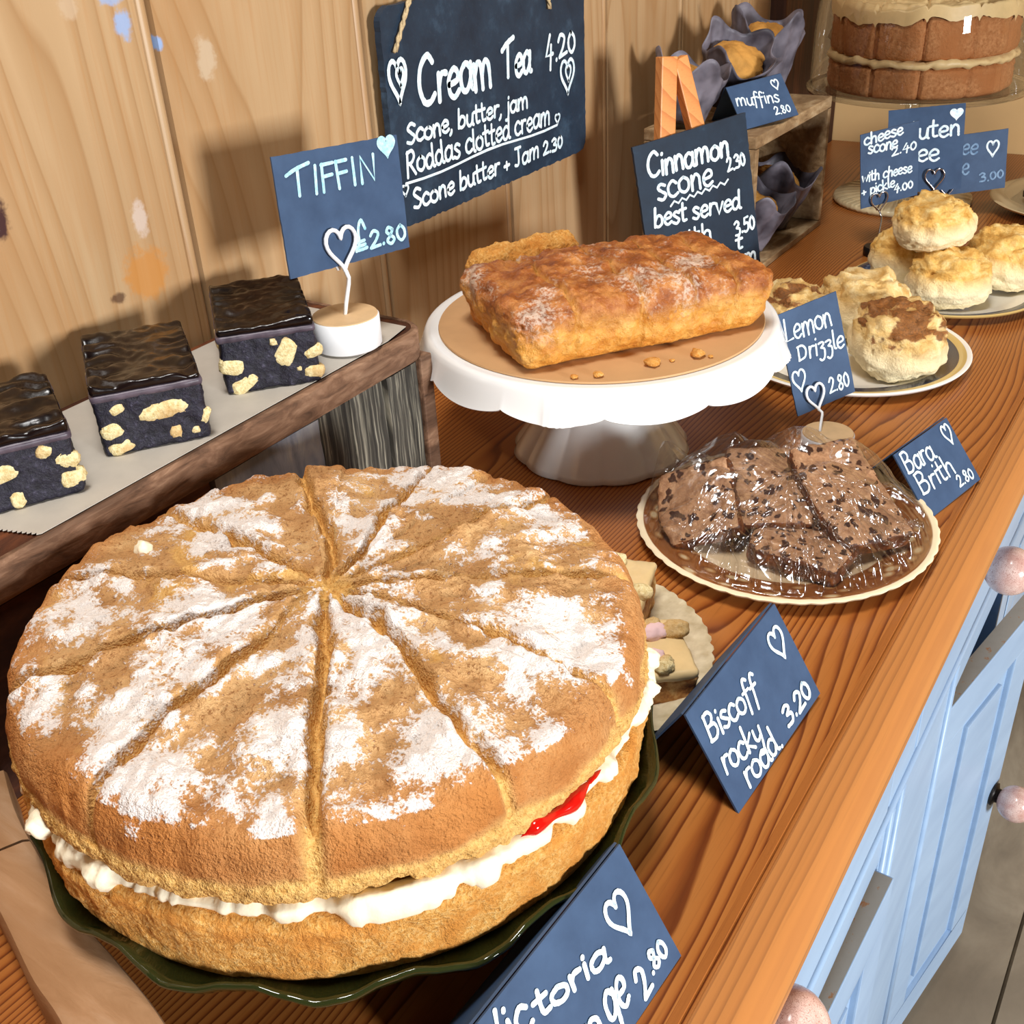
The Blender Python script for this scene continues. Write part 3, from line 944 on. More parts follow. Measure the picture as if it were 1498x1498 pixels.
def ribbon(mb, pts, w, to3, seed=0):
    """pen stroke of width w with round ends, mapped to 3D by to3(u, v)"""
    P = [Vector((p[0], p[1])) for p in pts]
    if len(P) < 2: return
    n = len(P); V = []; F = []
    for i, p in enumerate(P):
        a = P[max(i - 1, 0)]; b = P[min(i + 1, n - 1)]
        d = b - a
        d = d.normalized() if d.length > 1e-9 else Vector((1, 0))
        s = Vector((-d.y, d.x))
        ww = w * (0.5 + 0.1 * noise.noise(Vector((i * 0.7 + seed, seed * 2.1, 0))))
        V.append(to3(*(p + s * ww))); V.append(to3(*(p - s * ww)))
    for i in range(n - 1): F.append((2 * i, 2 * i + 1, 2 * i + 3, 2 * i + 2))
    mb.add(V, F)
    for e, o in ((P[0], P[1]), (P[-1], P[-2])):
        d = (e - o)
        d = d.normalized() if d.length > 1e-9 else Vector((1, 0))
        a0 = atan2(d.y, d.x)
        C = [to3(e.x, e.y)] + [to3(e.x + cos(a0 + q) * w * 0.5, e.y + sin(a0 + q) * w * 0.5) for q in [-pi / 2 + pi * k / 6 for k in range(7)]]
        mb.add(C, [(0, k, k + 1) for k in range(1, 7)])


def heart_pts(cx, cy, w, h, n=40):
    out = []
    for i in range(n + 1):
        t = 2 * pi * i / n
        out.append((cx + w / 2 * sin(t) ** 3, cy + h * ((13 * cos(t) - 5 * cos(2 * t) - 2 * cos(3 * t) - cos(4 * t)) + 2.5) / 29.0))
    return out


class Writer:
    """writes on the card plane: o centre, u right, v up, n towards the viewer; units in mm"""

    def __init__(s, o, Mx, lift=0.0005):
        s.mb = MB(); s.o = Vector(o); s.u = Mx @ Vector((1, 0, 0)); s.v = Mx @ Vector((0, 0, 1)); s.n = Mx @ Vector((0, -1, 0)); s.lift = lift; s.k = 0

    def to3(s, a, b): return s.o + s.u * (a / 1000) + s.v * (b / 1000) + s.n * s.lift

    def stroke(s, pts, w):
        w *= 1.15; s.k += 1; s.lift += 0.000004
        ribbon(s.mb, pts, w, s.to3, s.k)

    def text(s, t, x0, y0, x1, y1, h, w):
        if all(c in 'acemnorsuvwxzg. ' for c in t): h /= 0.62
        elif all(c in '0123456789.' for c in t): h /= 0.74
        adv = sum(GL[c][0] for c in t)
        d = Vector((x1 - x0, y1 - y0)); L = d.length; d.normalize(); nn = Vector((-d.y, d.x))
        sx = L / adv; x = 0.0
        for c in t:
            wd, st = GL[c]
            s.k += 1
            j = 0.04 * sin(s.k * 12.9898); jy = 0.03 * sin(s.k * 7.233)
            for kind, pts in st:
                P = [(x + p[0] + j * p[1], p[1] + jy) for p in pts]
                Q = [Vector((x0, y0)) + d * (p[0] * sx) + nn * (p[1] * h) for p in P]
                Q = [(q.x, q.y) for q in Q]
                s.stroke(catmull(Q) if kind == 'c' else Q, w)
            x += wd

    def heart(s, cx, cy, w, h, pen, fill=False):
        P = heart_pts(cx, cy, w, h)
        if fill:
            C = [s.to3(cx, cy)] + [s.to3(*p) for p in P]
            s.mb.add(C, [(0, i, i + 1) for i in range(1, len(P))])
        s.stroke(P, pen)

    def done(s, parent, mat='chalk', name='lettering'):
        o = s.mb.build(name, M[mat], parent, smooth=False)
        return o


def card_board(Mx, o, w, h, th, seed=0, rag=0.0, corner=0.0, nseg=24):
    """flat board with slightly ragged edge"""
    pts = []
    w2, h2 = w / 2, h / 2
    cs = [(-w2, -h2), (w2, -h2), (w2, h2), (-w2, h2)]
    if corner:
        P = []
        for (cx, cy), a0 in (((w2 - corner, -h2 + corner), -pi / 2), ((w2 - corner, h2 - corner), 0), ((-w2 + corner, h2 - corner), pi / 2), ((-w2 + corner, -h2 + corner), pi)):
            P += [(cx + corner * cos(a0 + pi / 2 * k / 6), cy + corner * sin(a0 + pi / 2 * k / 6)) for k in range(7)]
        cs = P
    for i in range(len(cs)):
        a = cs[i]; b = cs[(i + 1) % len(cs)]
        L = hypot(b[0] - a[0], b[1] - a[1]); k = max(1, int(L / 0.004)) if rag else 1
        for j in range(k):
            t = j / k; x = a[0] + (b[0] - a[0]) * t; y = a[1] + (b[1] - a[1]) * t
            if rag:
                x += rag * noise.noise(Vector((x * 240 + seed, y * 240, seed))); y += rag * noise.noise(Vector((x * 240, y * 240 + seed, seed + 5)))
            pts.append((x, y))
    n = len(pts)
    V = [Mx @ Vector((x, 0, z)) + Vector(o) for x, z in pts] + [Mx @ Vector((x, th, z)) + Vector(o) for x, z in pts]
    F = [tuple(range(n)), tuple(range(2 * n - 1, n - 1, -1))] + [(i, i + n, (i + 1) % n + n, (i + 1) % n) for i in range(n)]
    return V, F


# ------------------------------------------------------------------ cream tea slate on the wall
def cream_tea():
    o = Vector((0.016, 0.87, 0.243)); Mx = frame(90)
    t = thing('slate_sign', 'large round-cornered slate sign for a cream tea hung on the pine wall with twine', 'sign', (0.012, 0.87, 0.155))
    mb = MB().add(*card_board(Mx, o, 0.318, 0.172, 0.006, 3, 0.0014, 0.013))
    # two lower corners are squarer and the edge is chipped
    mb.build('slate_board', M['slate'], t, smooth=False)
    wr = Writer(o, Mx, 0.0006)
    wr.text("Cream", -120, 6, -9.6, 6.3, 36.5, 4.6)
    wr.text("Tea", 8.6, 8, 55.5, 6.5, 29, 4.2)
    wr.text("4", 81.5, 5.5, 97, 5, 28.2, 3.2)
    wr.text(".20", 99, 9, 141, 14, 19.9, 3.2)
    wr.text("Scone, butter, jam", -141, -19.4, 48.3, -24, 15.5, 2.6)
    wr.text("Roddas clotted cream", -145, -44, 87, -46, 19, 2.6)
    wr.text("Scone butter + Jam 2.30", -140, -73.3, 110, -73.7, 16.2, 2.6)
    wr.heart(-144.5, 30, 22, 33, 3.4); wr.heart(-141.5, 33, 9, 14, 2.6)
    wr.heart(122.4, -9, 26, 32, 3.0); wr.heart(124, -6, 10, 15, 2.4)
    wr.heart(101, -44.7, 9, 9, 1.8); wr.heart(-149, -55, 9, 9, 1.8)
    wr.stroke([(-147 + 24.7 * i, -49.5 - 1.6 * sin(i * 0.9)) for i in range(11)], 2.0)
    wr.done(t)
    for py, pz, ny, nz in ((0.722, 0.296, 0.762, 0.352), (0.958, 0.300, 0.95, 0.352)):
        for s in (0, 1):
            P = [Vector((0.0185 + 0.0012 * sin(i * 1.9 + s * 3.1) + 0.001 * (1 - i / 12), py + (ny - py) * i / 12 + 0.0012 * cos(i * 1.9 + s * 3.1), pz + (nz - pz) * i / 12)) for i in range(13)]
            MB().add(*tube(P, 0.0013, 7)).build('twine', M['twine'], t)


cream_tea()


# ------------------------------------------------------------------ little boards on heart clips and folded tent cards
def clip(parent, Mx, o, tip, w, h, base, mat='white_paint', wire=0.0011, heart_off=0.003):
    """wire heart holding a card; tip in card mm, base in world"""
    o = Vector(o); u = Mx @ Vector((1, 0, 0)); v = Mx @ Vector((0, 0, 1)); n = Mx @ Vector((0, -1, 0))
    g = lambda a, b, d: o + u * (a / 1000) + v * (b / 1000) + n * d
    P = heart_pts(tip[0], tip[1] + h * 0.5, w, h, 36)
    k0 = 18
    P = P[k0:-1] + P[:k0 + 1]
    for d in (heart_off, -heart_off - 0.001):
        MB().add(*tube([g(a, b, d) for a, b in P], wire, 8)).build('wire_heart', M[mat], parent)
    tp = g(P[0][0], P[0][1], heart_off); b0 = Vector(base)
    kink = tp.lerp(b0, 0.16) + u * 0.003
    MB().add(*tube([tp + v * 0.001, kink, tp.lerp(b0, 0.3) + u * 0.003, tp.lerp(b0, 0.7) + u * 0.001, b0], wire * 1.05, 8)).build('wire_stem', M[mat], parent)


def holder_base(parent, c, r, h, mats):
    pr = [(0, 0), (r - 0.001, 0), (r, 0.001), (r, h - 0.001), (r - 0.001, h)]
    V, F = lathe(pr, 40, c)
    MB().add(V, F).build('holder_base', M[mats[0]], parent, angle=0.9)
    V, F = lathe([(r - 0.0008, 0), (r - 0.0012, 0.0006), (0, 0.0006)], 40, (c[0], c[1], c[2] + h))
    MB().add(V, F).build('holder_top', M[mats[1]], parent, angle=0.9)


def tiffin_card():
    o = Vector((0.1095, 0.5423, 0.231)); Mx = frame(80, -5.2, -3.1)
    t = thing('price_card', 'dark grey tiffin price board held in a white wire heart clip on the crate', 'price card', (0.108, 0.528, 0.137))
    MB().add(*card_board(Mx, o, 0.103, 0.0754, 0.0012, 1, 0.0004)).build('board', M['chalk_card'], t, smooth=False)
    w = Writer(o, Mx)
    w.text("TIFFIN", -42, 11.6, 31, 11, 17, 2.0)
    w.heart(41, 31.2, 15, 14, 1.0, True)
    w.done(t, 'green_chalk')
    w = Writer(o, Mx)
    w.text("£2.80", 2.9, -31.4, 49.8, -31.4, 15, 2.0)
    w.done(t, 'green_chalk', 'price_lettering')
    clip(t, Mx, o, (-9.5, -41), 25, 28, (0.108, 0.530, 0.158), wire=0.0014)
    holder_base(t, (0.108, 0.530, 0.1375), 0.0235, 0.0215, ('white_paint', 'pale_wood'))


def lemon_card():
    o = Vector((0.3486, 0.8146, 0.0671)); Mx = frame(55.8, -14.6, 8.9)
    t = thing('price_card', 'dark grey lemon cake price board in a white wire heart clip behind the film-wrapped slices', 'price card', (0.372, 0.792, 0.0))
    MB().add(*card_board(Mx, o, 0.058, 0.0857, 0.0012, 2, 0.0004)).build('board', M['chalk_card'], t, smooth=False)
    w = Writer(o, Mx)
    w.text("Lemon", -26, 19, 20, 18.7, 18, 1.5)
    w.text("Drizzle", -18.6, .8, 27, -2.5, 15.4, 1.5)
    w.text("2.80", 4, -35.3, 25.2, -36, 12.7, 1.4)
    w.heart(-21, -15, 12, 18, 1.5)
    w.done(t, 'chalk')
    clip(t, Mx, o, (-10.5, -44), 17, 22, (0.366, 0.787, 0.014), wire=0.0011)
    holder_base(t, (0.372, 0.789, 0.0), 0.021, 0.0135, ('white_paint', 'pale_wood'))


tiffin_card()
lemon_card()


def tent(name_label, o, ypr, w, h, zbase, draw, lab_group=None, extra=0.4):
    o = Vector(o); Mx = frame(*ypr)
    u = Mx @ Vector((1, 0, 0)); v = Mx @ Vector((0, 0, 1)); n = Mx @ Vector((0, -1, 0))
    fc = o - v * (h / 2)
    t = thing('tent_card', name_label, 'price card', (fc.x, fc.y, zbase), lab_group)
    MB().add(*card_board(Mx, o, w, h, 0.0012)).build('front_panel', M['chalk_card'], t, smooth=False)
    # back panel mirrors the front about the ridge
    ridge = o + v * (h / 2)
    hz = Vector((n.x, n.y, 0)).normalized()
    vb = Vector((v.x, v.y, 0)); back_foot = ridge + (v * -h) - hz * 2 * ((v * -h).dot(hz))
    A = [ridge - u * w / 2, ridge + u * w / 2, back_foot + u * w / 2, back_foot - u * w / 2]
    dn = hz * -0.0012
    A = [p + hz * -0.0014 + Vector((0, 0, -0.0003)) for p in A]
    for p in A[2:]:
        p.z = zbase + 0.0002
    V = A + [p + dn for p in A]
    F = [(0, 1, 2, 3), (7, 6, 5, 4), (0, 4, 5, 1), (1, 5, 6, 2), (2, 6, 7, 3), (3, 7, 4, 0)]
    MB().add(V, F).build('back_panel', M['chalk_card'], t, smooth=False)
    wr = Writer(o, Mx)
    draw(wr)
    wr.done(t)
    return t


def d_biscoff(w):
    w.text("Biscoff", -46.5, 8.6, 4.5, 1.5, 14, 1.7)
    w.text("rocky", -47.9, -9.9, -9.2, -16.7, 14.3, 1.7)
    w.text("road.", -37.7, -26.5, 2.7, -29, 14.5, 1.7)
    w.text("3.20", 12.2, -25.2, 45.5, -26, 10.8, 1.9)
    w.heart(38.2, 12.5, 14, 18, 1.8)


def d_bara(w):
    w.text("Bara", -34.6, 9, 3.5, 7.2, 15.5, 1.6)
    w.text("Brith", -31.7, -9.6, 16, -11, 16, 1.6)
    w.text("2.80", 10, -21.5, 32, -22.5, 8.5, 1.3)
    w.heart(28, 15.5, 10, 16, 1.5)


def d_vic(w):
    w.text("Vic", -52, 13, -28, 10.5, 15.9, 2.0)
    w.text("toria", -25.9, 10, 17, -.5, 15.9 * 0.62, 2.0)
    w.text("spon", -42, -13, -1, -18.5, 12, 2.0)
    w.text("ge", 1.6, -18.8, 16.5, -22, 12.0, 2.0)
    w.text("2", 22.7, -27, 30.7, -26.8, 13, 2.0)
    w.text(".80", 32.5, -23.3, 47.2, -23, 8.5, 1.7)
    w.heart(33.5, 8, 14, 19, 1.9)


def d_muf(w):
    w.text("muffins", -34, 2, 21, -6, 14, 1.6)
    w.text("2.80", 8, -19, 30, -20, 9, 1.4)
    w.heart(24, 14, 9, 12, 1.5)


tent('folded dark card for rocky road at 3.20 standing beside the biscuit-topped plate', (0.452, 0.4378, 0.0281), (85.7, -30.8, 2.5), 0.1048, 0.0608, 0, d_biscoff)
tent('small folded dark card for tea loaf at 2.80 right of the film-wrapped plate', (0.4656, 0.7546, 0.0221), (74.5, -39.1, 2.2), 0.0747, 0.0532, 0, d_bara)
tent('folded dark card for the sponge cake cut off by the bottom edge of the photo', (0.4572, 0.2421, 0.0262), (85.7, -30.8, 1.5), 0.1048, 0.0608, 0, d_vic)
tent('small folded dark muffin card on top of the far wooden crate', (0.142, 1.199, 0.1817), (56.5, -38, 6), 0.0744, 0.0505, 0.158, d_muf)


def cinnamon_sign():
    o = Vector((0.1404, 1.0477, 0.0976)); Mx = frame(60.5, -7.2, 6.1)
    t = thing('chalkboard', 'black chalkboard for a cinnamon scone leaning on a small wooden easel', 'sign', (0.15, 1.05, 0.014))
    MB().add(*card_board(Mx, o, 0.139, 0.1692, 0.003, 7, 0.0006)).build('board', M['blackboard'], t, smooth=False)
    w = Writer(o, Mx)
    w.text("Cinnamon", -57.6, 51, 44, 48, 23, 3.0)
    w.text("scone", -50, 27, 20, 25, 15.5, 2.8)
    w.text("2.30", 39, 32, 63.4, 34, 13.5, 2.2)
    w.stroke([(-35 + 4.9 * i, 18.7 + 0.25 * i + (2.4 if i % 2 else -1.2)) for i in range(16)], 1.9)
    w.text("best served", -58.6, 2, 51.5, -9, 19, 2.6)
    w.text("3.50", 40, -35, 67, -34, 15, 2.3)
    w.text("with", -39, -27, 11, -30, 18, 2.4)
    w.text("t", 39, -49.4, 48, -49.9, 16, 2.6)
    w.text("m", 47, -69.3, 64, -71, 12, 2.4)
    w.done(t)
    # wooden easel behind it
    e = thing('mini_easel', 'small orange wooden easel holding the black chalkboard by the wall', 'easel', (0.10, 1.10, 0.0))
    u = Mx @ Vector((1, 0, 0)); n = Mx @ Vector((0, -1, 0)); v = Mx @ Vector((0, 0, 1))

    def bar(name, a, b, wx, wy, par=e):
        a = Vector(a); b = Vector(b); d = (b - a); L = d.length; d.normalize()
        s = (n - d * n.dot(d)).normalized(); r = d.cross(s)
        V = []
        for q in (a, b):
            for i, j in ((-1, -1), (1, -1), (1, 1), (-1, 1)): V.append(q + r * (i * wx / 2) + s * (j * wy / 2))
        F = [(0, 1, 2, 3), (7, 6, 5, 4), (0, 4, 5, 1), (1, 5, 6, 2), (2, 6, 7, 3), (3, 7, 4, 0)]
        return MB().add(V, F).build(name, M['easel_wood'], par, smooth=False, bevel=0.0012)

    back = -n
    g = lambda a, b, d: o + u * (a / 1000) + v * (b / 1000) + back * d
    bar('leg', g(-58, -86, 0.011), g(-9, 156, 0.011), 0.0185, 0.012)
    bar('leg', g(40, -86, 0.011), g(4, 152, 0.0115), 0.0165, 0.0115)
    tp = g(-3, 148, 0.024); bk = g(-10, -80, 0.075); bk.z = 0.004
    bar('leg', bk, tp, 0.012, 0.010)
    c0 = o - v * 0.0895
    bar('ledge', c0 - u * 0.05 + n * 0.001, c0 + u * 0.072 + n * 0.001, 0.008, 0.026)


cinnamon_sign()


def far_cards():
    g = 'price cards on wire clips behind the scones'
    # cheese scone
    o = Vector((0.2593, 1.3047, 0.0991)); Mx = frame(41.4, 4.3, 9.0)
    t = thing('price_card', 'blue-grey cheese scone price board, frontmost of three clipped boards at the back', 'price card', (0.262, 1.29, 0), g)
    MB().add(*card_board(Mx, o, 0.0688, 0.0875, 0.0012, 4, 0.0003)).build('board', M['chalk_card'], t, smooth=False)
    w = Writer(o, Mx)
    w.text("cheese", -30.6, 30.4, 16, 33.6, 13, 1.9)
    w.text("scone", -26, 19.8, 9.3, 19.6, 8.5, 1.9)
    w.text("2.40", 1.8, 11, 32, 12, 10, 1.7)
    w.text("with cheese", -33.5, -12, 27, -13.7, 12, 1.7)
    w.text("+ pickle", -33.5, -28.5, 6.7, -25.8, 12, 1.7)
    w.text("4.00", 5, -33.5, 29, -33, 9.5, 1.7)
    w.done(t)
    clip(t, Mx, o, (-13, -52), 20, 24, (0.262, 1.285, 0.010), 'chrome', 0.0010)
    holder_base(t, (0.262, 1.287, 0), 0.016, 0.010, ('dark_metal', 'dark_metal'))
    # gluten free
    o = Vector((0.2743, 1.400, 0.0976)); Mx = frame(20, -0.3, 5.5)
    t = thing('price_card', 'blue-grey gluten free price board with filled heart, middle of three clipped boards', 'price card', (0.30, 1.38, 0), g)
    MB().add(*card_board(Mx, o, 0.086, 0.0995, 0.0012, 5, 0.0003)).build('board', M['chalk_card'], t, smooth=False)
    w = Writer(o, Mx)
    w.text("gl", -32, 14, -12, 14, 20, 2.4)
    w.text("uten", -9, 14, 38.9, 14, 20, 2.4)
    w.text("fr", -30, -13, -13, -13, 20, 2.4)
    w.text("ee", -9.5, -13, 17, -13, 13.5, 2.4)
    w.heart(33.4, 38, 14, 13, 1, True)
    w.done(t)
    clip(t, Mx, o, (12, -49), 22, 26, (0.29, 1.385, 0.010), 'chrome', 0.0011)
    holder_base(t, (0.29, 1.386, 0), 0.016, 0.010, ('dark_metal', 'dark_metal'))
    # third
    o = Vector((0.3155, 1.468, 0.0705)); Mx = frame(30, -3, 5.5)
    t = thing('price_card', 'blue-grey board with faded writing and outlined heart, rearmost of three clipped boards', 'price card', (0.335, 1.44, 0), g)
    MB().add(*card_board(Mx, o, 0.086, 0.0715, 0.0012, 6, 0.0003)).build('board', M['chalk_card'], t, smooth=False)
    w = Writer(o, Mx)
    w.heart(25.5, 14, 14, 19, 2.0)
    w.done(t)
    w = Writer(o, Mx)
    w.text("ee", -12.7, 11.6, 7.4, 10, 12, 2.0)
    w.text(".e", -14.5, -13.3, -1.3, -13, 13, 2.0)
    w.text("3.00", 11, -25, 41, -22.7, 10.5, 1.8)
    w.done(t, 'faded_chalk')
    clip(t, Mx, o, (-28, -38), 18, 22, (0.325, 1.425, 0.010), 'chrome', 0.0010)
    holder_base(t, (0.325, 1.426, 0), 0.016, 0.010, ('dark_metal', 'dark_metal'))


far_cards()

# ------------------------------------------------------------------ tiffin crate
CH = 0.135


def tiffin_crate():
    t = thing('wooden_crate', 'old upturned wooden crate with weathered planks under the chocolate tiffin slices', 'crate', (0.07, 0.36, 0))
    x1, y0, y1 = 0.131, 0.08, 0.592
    # top board with rounded far corner
    prof = [(0.004, y0), (x1 - 0.004, y0), (x1 - 0.004, y1 - 0.02)]
    for k in range(6):
        a = pi / 2 * k / 5
        prof.append((x1 - 0.024 + 0.02 * cos(a), y1 - 0.022 + 0.02 * sin(a)))
    prof.append((0.004, y1 - 0.002))
    n = len(prof)
    V = [(a, b, CH - 0.012) for a, b in prof] + [(a, b, CH - 0.0008) for a, b in prof]
    F = [tuple(range(n))[::-1], tuple(range(n, 2 * n))] + [(i, (i + 1) % n, (i + 1) % n + n, i + n) for i in range(n)]
    MB().add(V, F).build('top_board', M['brown_board'], t, smooth=False)
    # edge strip wrapping front and end
    path = [(x1, y0, 0), (x1, 0.3, 0), (x1, 0.5, 0), (x1, y1 - 0.022, 0)]
    path += [(x1 - 0.022 + 0.022 * cos(pi / 2 * k / 6), y1 - 0.022 + 0.022 * sin(pi / 2 * k / 6), 0) for k in range(1, 7)]
    path += [(0.06, y1, 0), (0.004, y1, 0)]
    V = []; F = []
    for i, p in enumerate(path):
        p = Vector(p); a = Vector(path[max(0, i - 1)]); b = Vector(path[min(len(path) - 1, i + 1)])
        d = (b - a).normalized(); nn = Vector((d.y, -d.x, 0))
        for off, z in ((-0.004, CH - 0.022), (0.0, CH - 0.022), (0.0012, CH - 0.018), (0.001, CH - 0.002), (-0.001, CH), (-0.004, CH)):
            q = p + nn * (off + 0.0005 * noise.noise(Vector((i * 1.3, z * 90, 0)))); V.append((q.x, q.y, z))
    k = 6
    for i in range(len(path) - 1):
        for j in range(k): F.append((i * k + j, i * k + (j + 1) % k, (i + 1) * k + (j + 1) % k, (i + 1) * k + j))
    F += [tuple(range(k))[::-1], tuple((len(path) - 1) * k + j for j in range(k))]
    MB().add(V, F).build('edge_strip', M['crate_strip'], t, smooth=True, angle=0.7)
    # corner post, end planks, front planks
    MB().add(*cbox(x1 - 0.013, x1 + 0.0005, y1 - 0.014, y1 - 0.0004, 0.0002, CH - 0.0222)).build('corner_post', M['crate_strip'], t, smooth=False, bevel=0.0015)
    ys = [0.086, 0.19, 0.285, 0.375, 0.47, 0.502, 0.54, 0.577]
    mats = ['brown_board', 'brown_board', 'brown_board', 'grey_board', 'weathered_planks', 'weathered_planks', 'weathered_planks']
    for i in range(7):
        a, b = ys[i] + 0.0008, ys[i + 1] - 0.0008
        dx = 0.0015 * sin(i * 2.3)
        V, F = rbox(b - a, 0.009, CH - 0.024, 6, 1, 12, 0.0012)
        Mx = frame(90)
        V = [Mx @ p + Vector((x1 - 0.0075 + dx, (a + b) / 2, 0.0003)) for p in V]
        V = [p + Vector((0.0009 * fbm(p, 60, 3, i * 3.0), 0, 0)) for p in V]
        MB().add(V, F).build('plank', M[mats[i]], t, smooth=True, angle=0.7)
    for i in range(3):
        a = 0.006 + i * 0.037; b = a + 0.0355
        MB().add(*cbox(a, b, y1 - 0.012, y1 - 0.002, 0.0003, CH - 0.0222)).build('plank', M['weathered_planks'], t, smooth=False, bevel=0.001)
    MB().add(*cbox(0.004, 0.012, y0, y1 - 0.013, 0.0003, CH - 0.0125)).build('back_board', M['brown_board'], t, smooth=False)
    MB().add(*cbox(0.0125, x1 - 0.013, y0, y0 + 0.008, 0.0003, CH - 0.0125)).build('plank', M['brown_board'], t, smooth=False)

    # greaseproof paper with serrated short edge
    pp = [(0.012, 0.578), (0.121, 0.578), (0.1265, 0.55), (0.127, 0.40), (0.128, 0.28)]
    a = Vector((0.128, 0.262)); b = Vector((0.092, 0.2505)); N = 26
    for i in range(N + 1):
        q = a.lerp(b, i / N); pp.append((q.x, q.y - (0.0016 if i % 2 else 0)))
    pp += [(0.088, 0.20), (0.012, 0.18)]
    n = len(pp)
    V = [(x, y, CH + 0.0006) for x, y in pp] + [(x, y, CH + 0.001) for x, y in pp]
    F = [tuple(range(n))[::-1], tuple(range(n, 2 * n))] + [(i, (i + 1) % n, (i + 1) % n + n, i + n) for i in range(n)]
    tag(MB().add(V, F).build('greaseproof_paper', M['greaseproof'], loc=(0.07, 0.4, CH), smooth=False),
        'sheet of greaseproof paper with serrated edge under the chocolate slices', 'paper')


tiffin_crate()


def tiffin_slice(seed, fl, u, wd, dp, h, label, chunks):
    """fl front-left bottom corner, u along the cut face; cut face shows biscuit"""
    random.seed(seed)
    z0 = CH + 0.0012
    u = Vector((u[0], u[1], 0)).normalized(); back = Vector((-u.y, u.x, 0)); fl = Vector((fl[0], fl[1], z0))
    c = fl + u * wd / 2 + back * dp / 2
    t = thing('tiffin_slice', label, 'cake slice', (c.x, c.y, z0), 'chocolate tiffin slices on the crate')
    Mx = Matrix((u, back, Vector((0, 0, 1)))).transposed()
    hb = h - 0.005

    def f1(p, nrm): return p + nrm * (0.0012 * fbm(p, 110, 4, seed) + 0.0006 * fbm(p, 400, 2, seed))

    V, F = rbox(wd, dp, hb, 30, 40, 18, 0.003, f1)
    MB().add(place(V, Mx, c), F).build('biscuit_cake_block', M['fridge_cake'], t)
    # thin paler chocolate line and glossy rippled topping
    V, F = rbox(wd + 0.0015, dp + 0.0015, 0.0045, 20, 30, 3, 0.0015, lambda p, n_: p + n_ * 0.0006 * fbm(p, 90, 3, seed + 1))
    MB().add(place(V, Mx, c + Vector((0, 0, hb - 0.0025))), F).build('chocolate_rim', M['choc_skin'], t)

    def f2(p, nrm):
        if p.z > 0.002:
            a = p.x * 0.3 + p.y
            p = p + Vector((0, 0, 0.0016 * sin(a * 420 + 6 * fbm(p, 30, 2, seed)) * (0.5 + 0.5 * sin(p.x * 90 + seed)) + 0.002 * fbm(p, 60, 3, seed + 2)))
        return p

    V, F = rbox(wd, dp, 0.005, 40, 60, 3, 0.002, f2)
    MB().add(place(V, Mx, c + Vector((0, 0, hb + 0.0015))), F).build('chocolate_topping', M['chocolate_top'], t)
    I, IF = ico(3)
    for (cx, cz, w_, h_, rot) in chunks:
        V = []
        for p in I:
            q = Vector((math.copysign(abs(p.x) ** 0.6, p.x) * w_ / 2, p.y * 0.0046, math.copysign(abs(p.z) ** 0.6, p.z) * h_ / 2))
            q = q * (1 + 0.16 * fbm(p, 2.2, 3, seed + cx))
            q = Matrix.Rotation(rot, 3, 'Y') @ q
            q += Vector((-wd / 2 + cx * wd, -dp / 2 + 0.0032, cz * hb))
            V.append(Mx @ q + c)
        MB().add(V, IF).build('biscuit_chunk', M['biscuit'], t)
    # chunks showing on the left side face
    for k in range(3):
        V = []
        cy = random.uniform(-0.3, 0.3) * dp; cz = random.uniform(0.3, 0.7) * hb
        for p in I:
            q = Vector((p.x * 0.004, p.y * 0.009, p.z * 0.005)) * (1 + 0.2 * fbm(p, 2, 3, seed + k * 7))
            V.append(Mx @ (q + Vector((-wd / 2 + 0.002, cy, cz))) + c)
        MB().add(V, IF).build('biscuit_chunk', M['biscuit'], t)


tiffin_slice(11, (0.0915, 0.430), (0.042, 0.048), 0.0605, 0.094, 0.042, 'chocolate tiffin slice nearest the white round clip base',
             [(.10, .5, .016, .013, .3), (.19, .17, .021, .012, -.6), (.67, .62, .015, .021, .5), (.95, .55, .013, .008, -.4), (.93, .2, .014, .009, .1), (.56, .85, .006, .006, 0), (.78, .3, .004, .004, 0)])
tiffin_slice(23, (0.0905, 0.334), (0.036, 0.050), 0.061, 0.092, 0.041, 'middle chocolate tiffin slice with long pale biscuit on the cut face',
             [(.61, .62, .034, .012, -.05), (.20, .78, .010, .007, -.3), (.12, .42, .014, .011, -.3), (.17, .14, .017, .010, -.2), (.68, .22, .008, .010, .2), (.86, .18, .006, .005, 0), (.97, .38, .006, .010, .5)])
tiffin_slice(37, (0.0800, 0.243), (0.030, 0.054), 0.068, 0.084, 0.040, 'chocolate tiffin slice cut off by the left edge of the photo',
             [(.35, .6, .036, .011, -.1), (.78, .82, .010, .009, .2), (.92, .6, .015, .010, .4), (.93, .28, .015, .011, -.2), (.5, .16, .009, .011, 0), (.3, .1, .008, .006, 0)])


# ------------------------------------------------------------------ victoria sponge on green glass stand
SC = (0.288, 0.300)


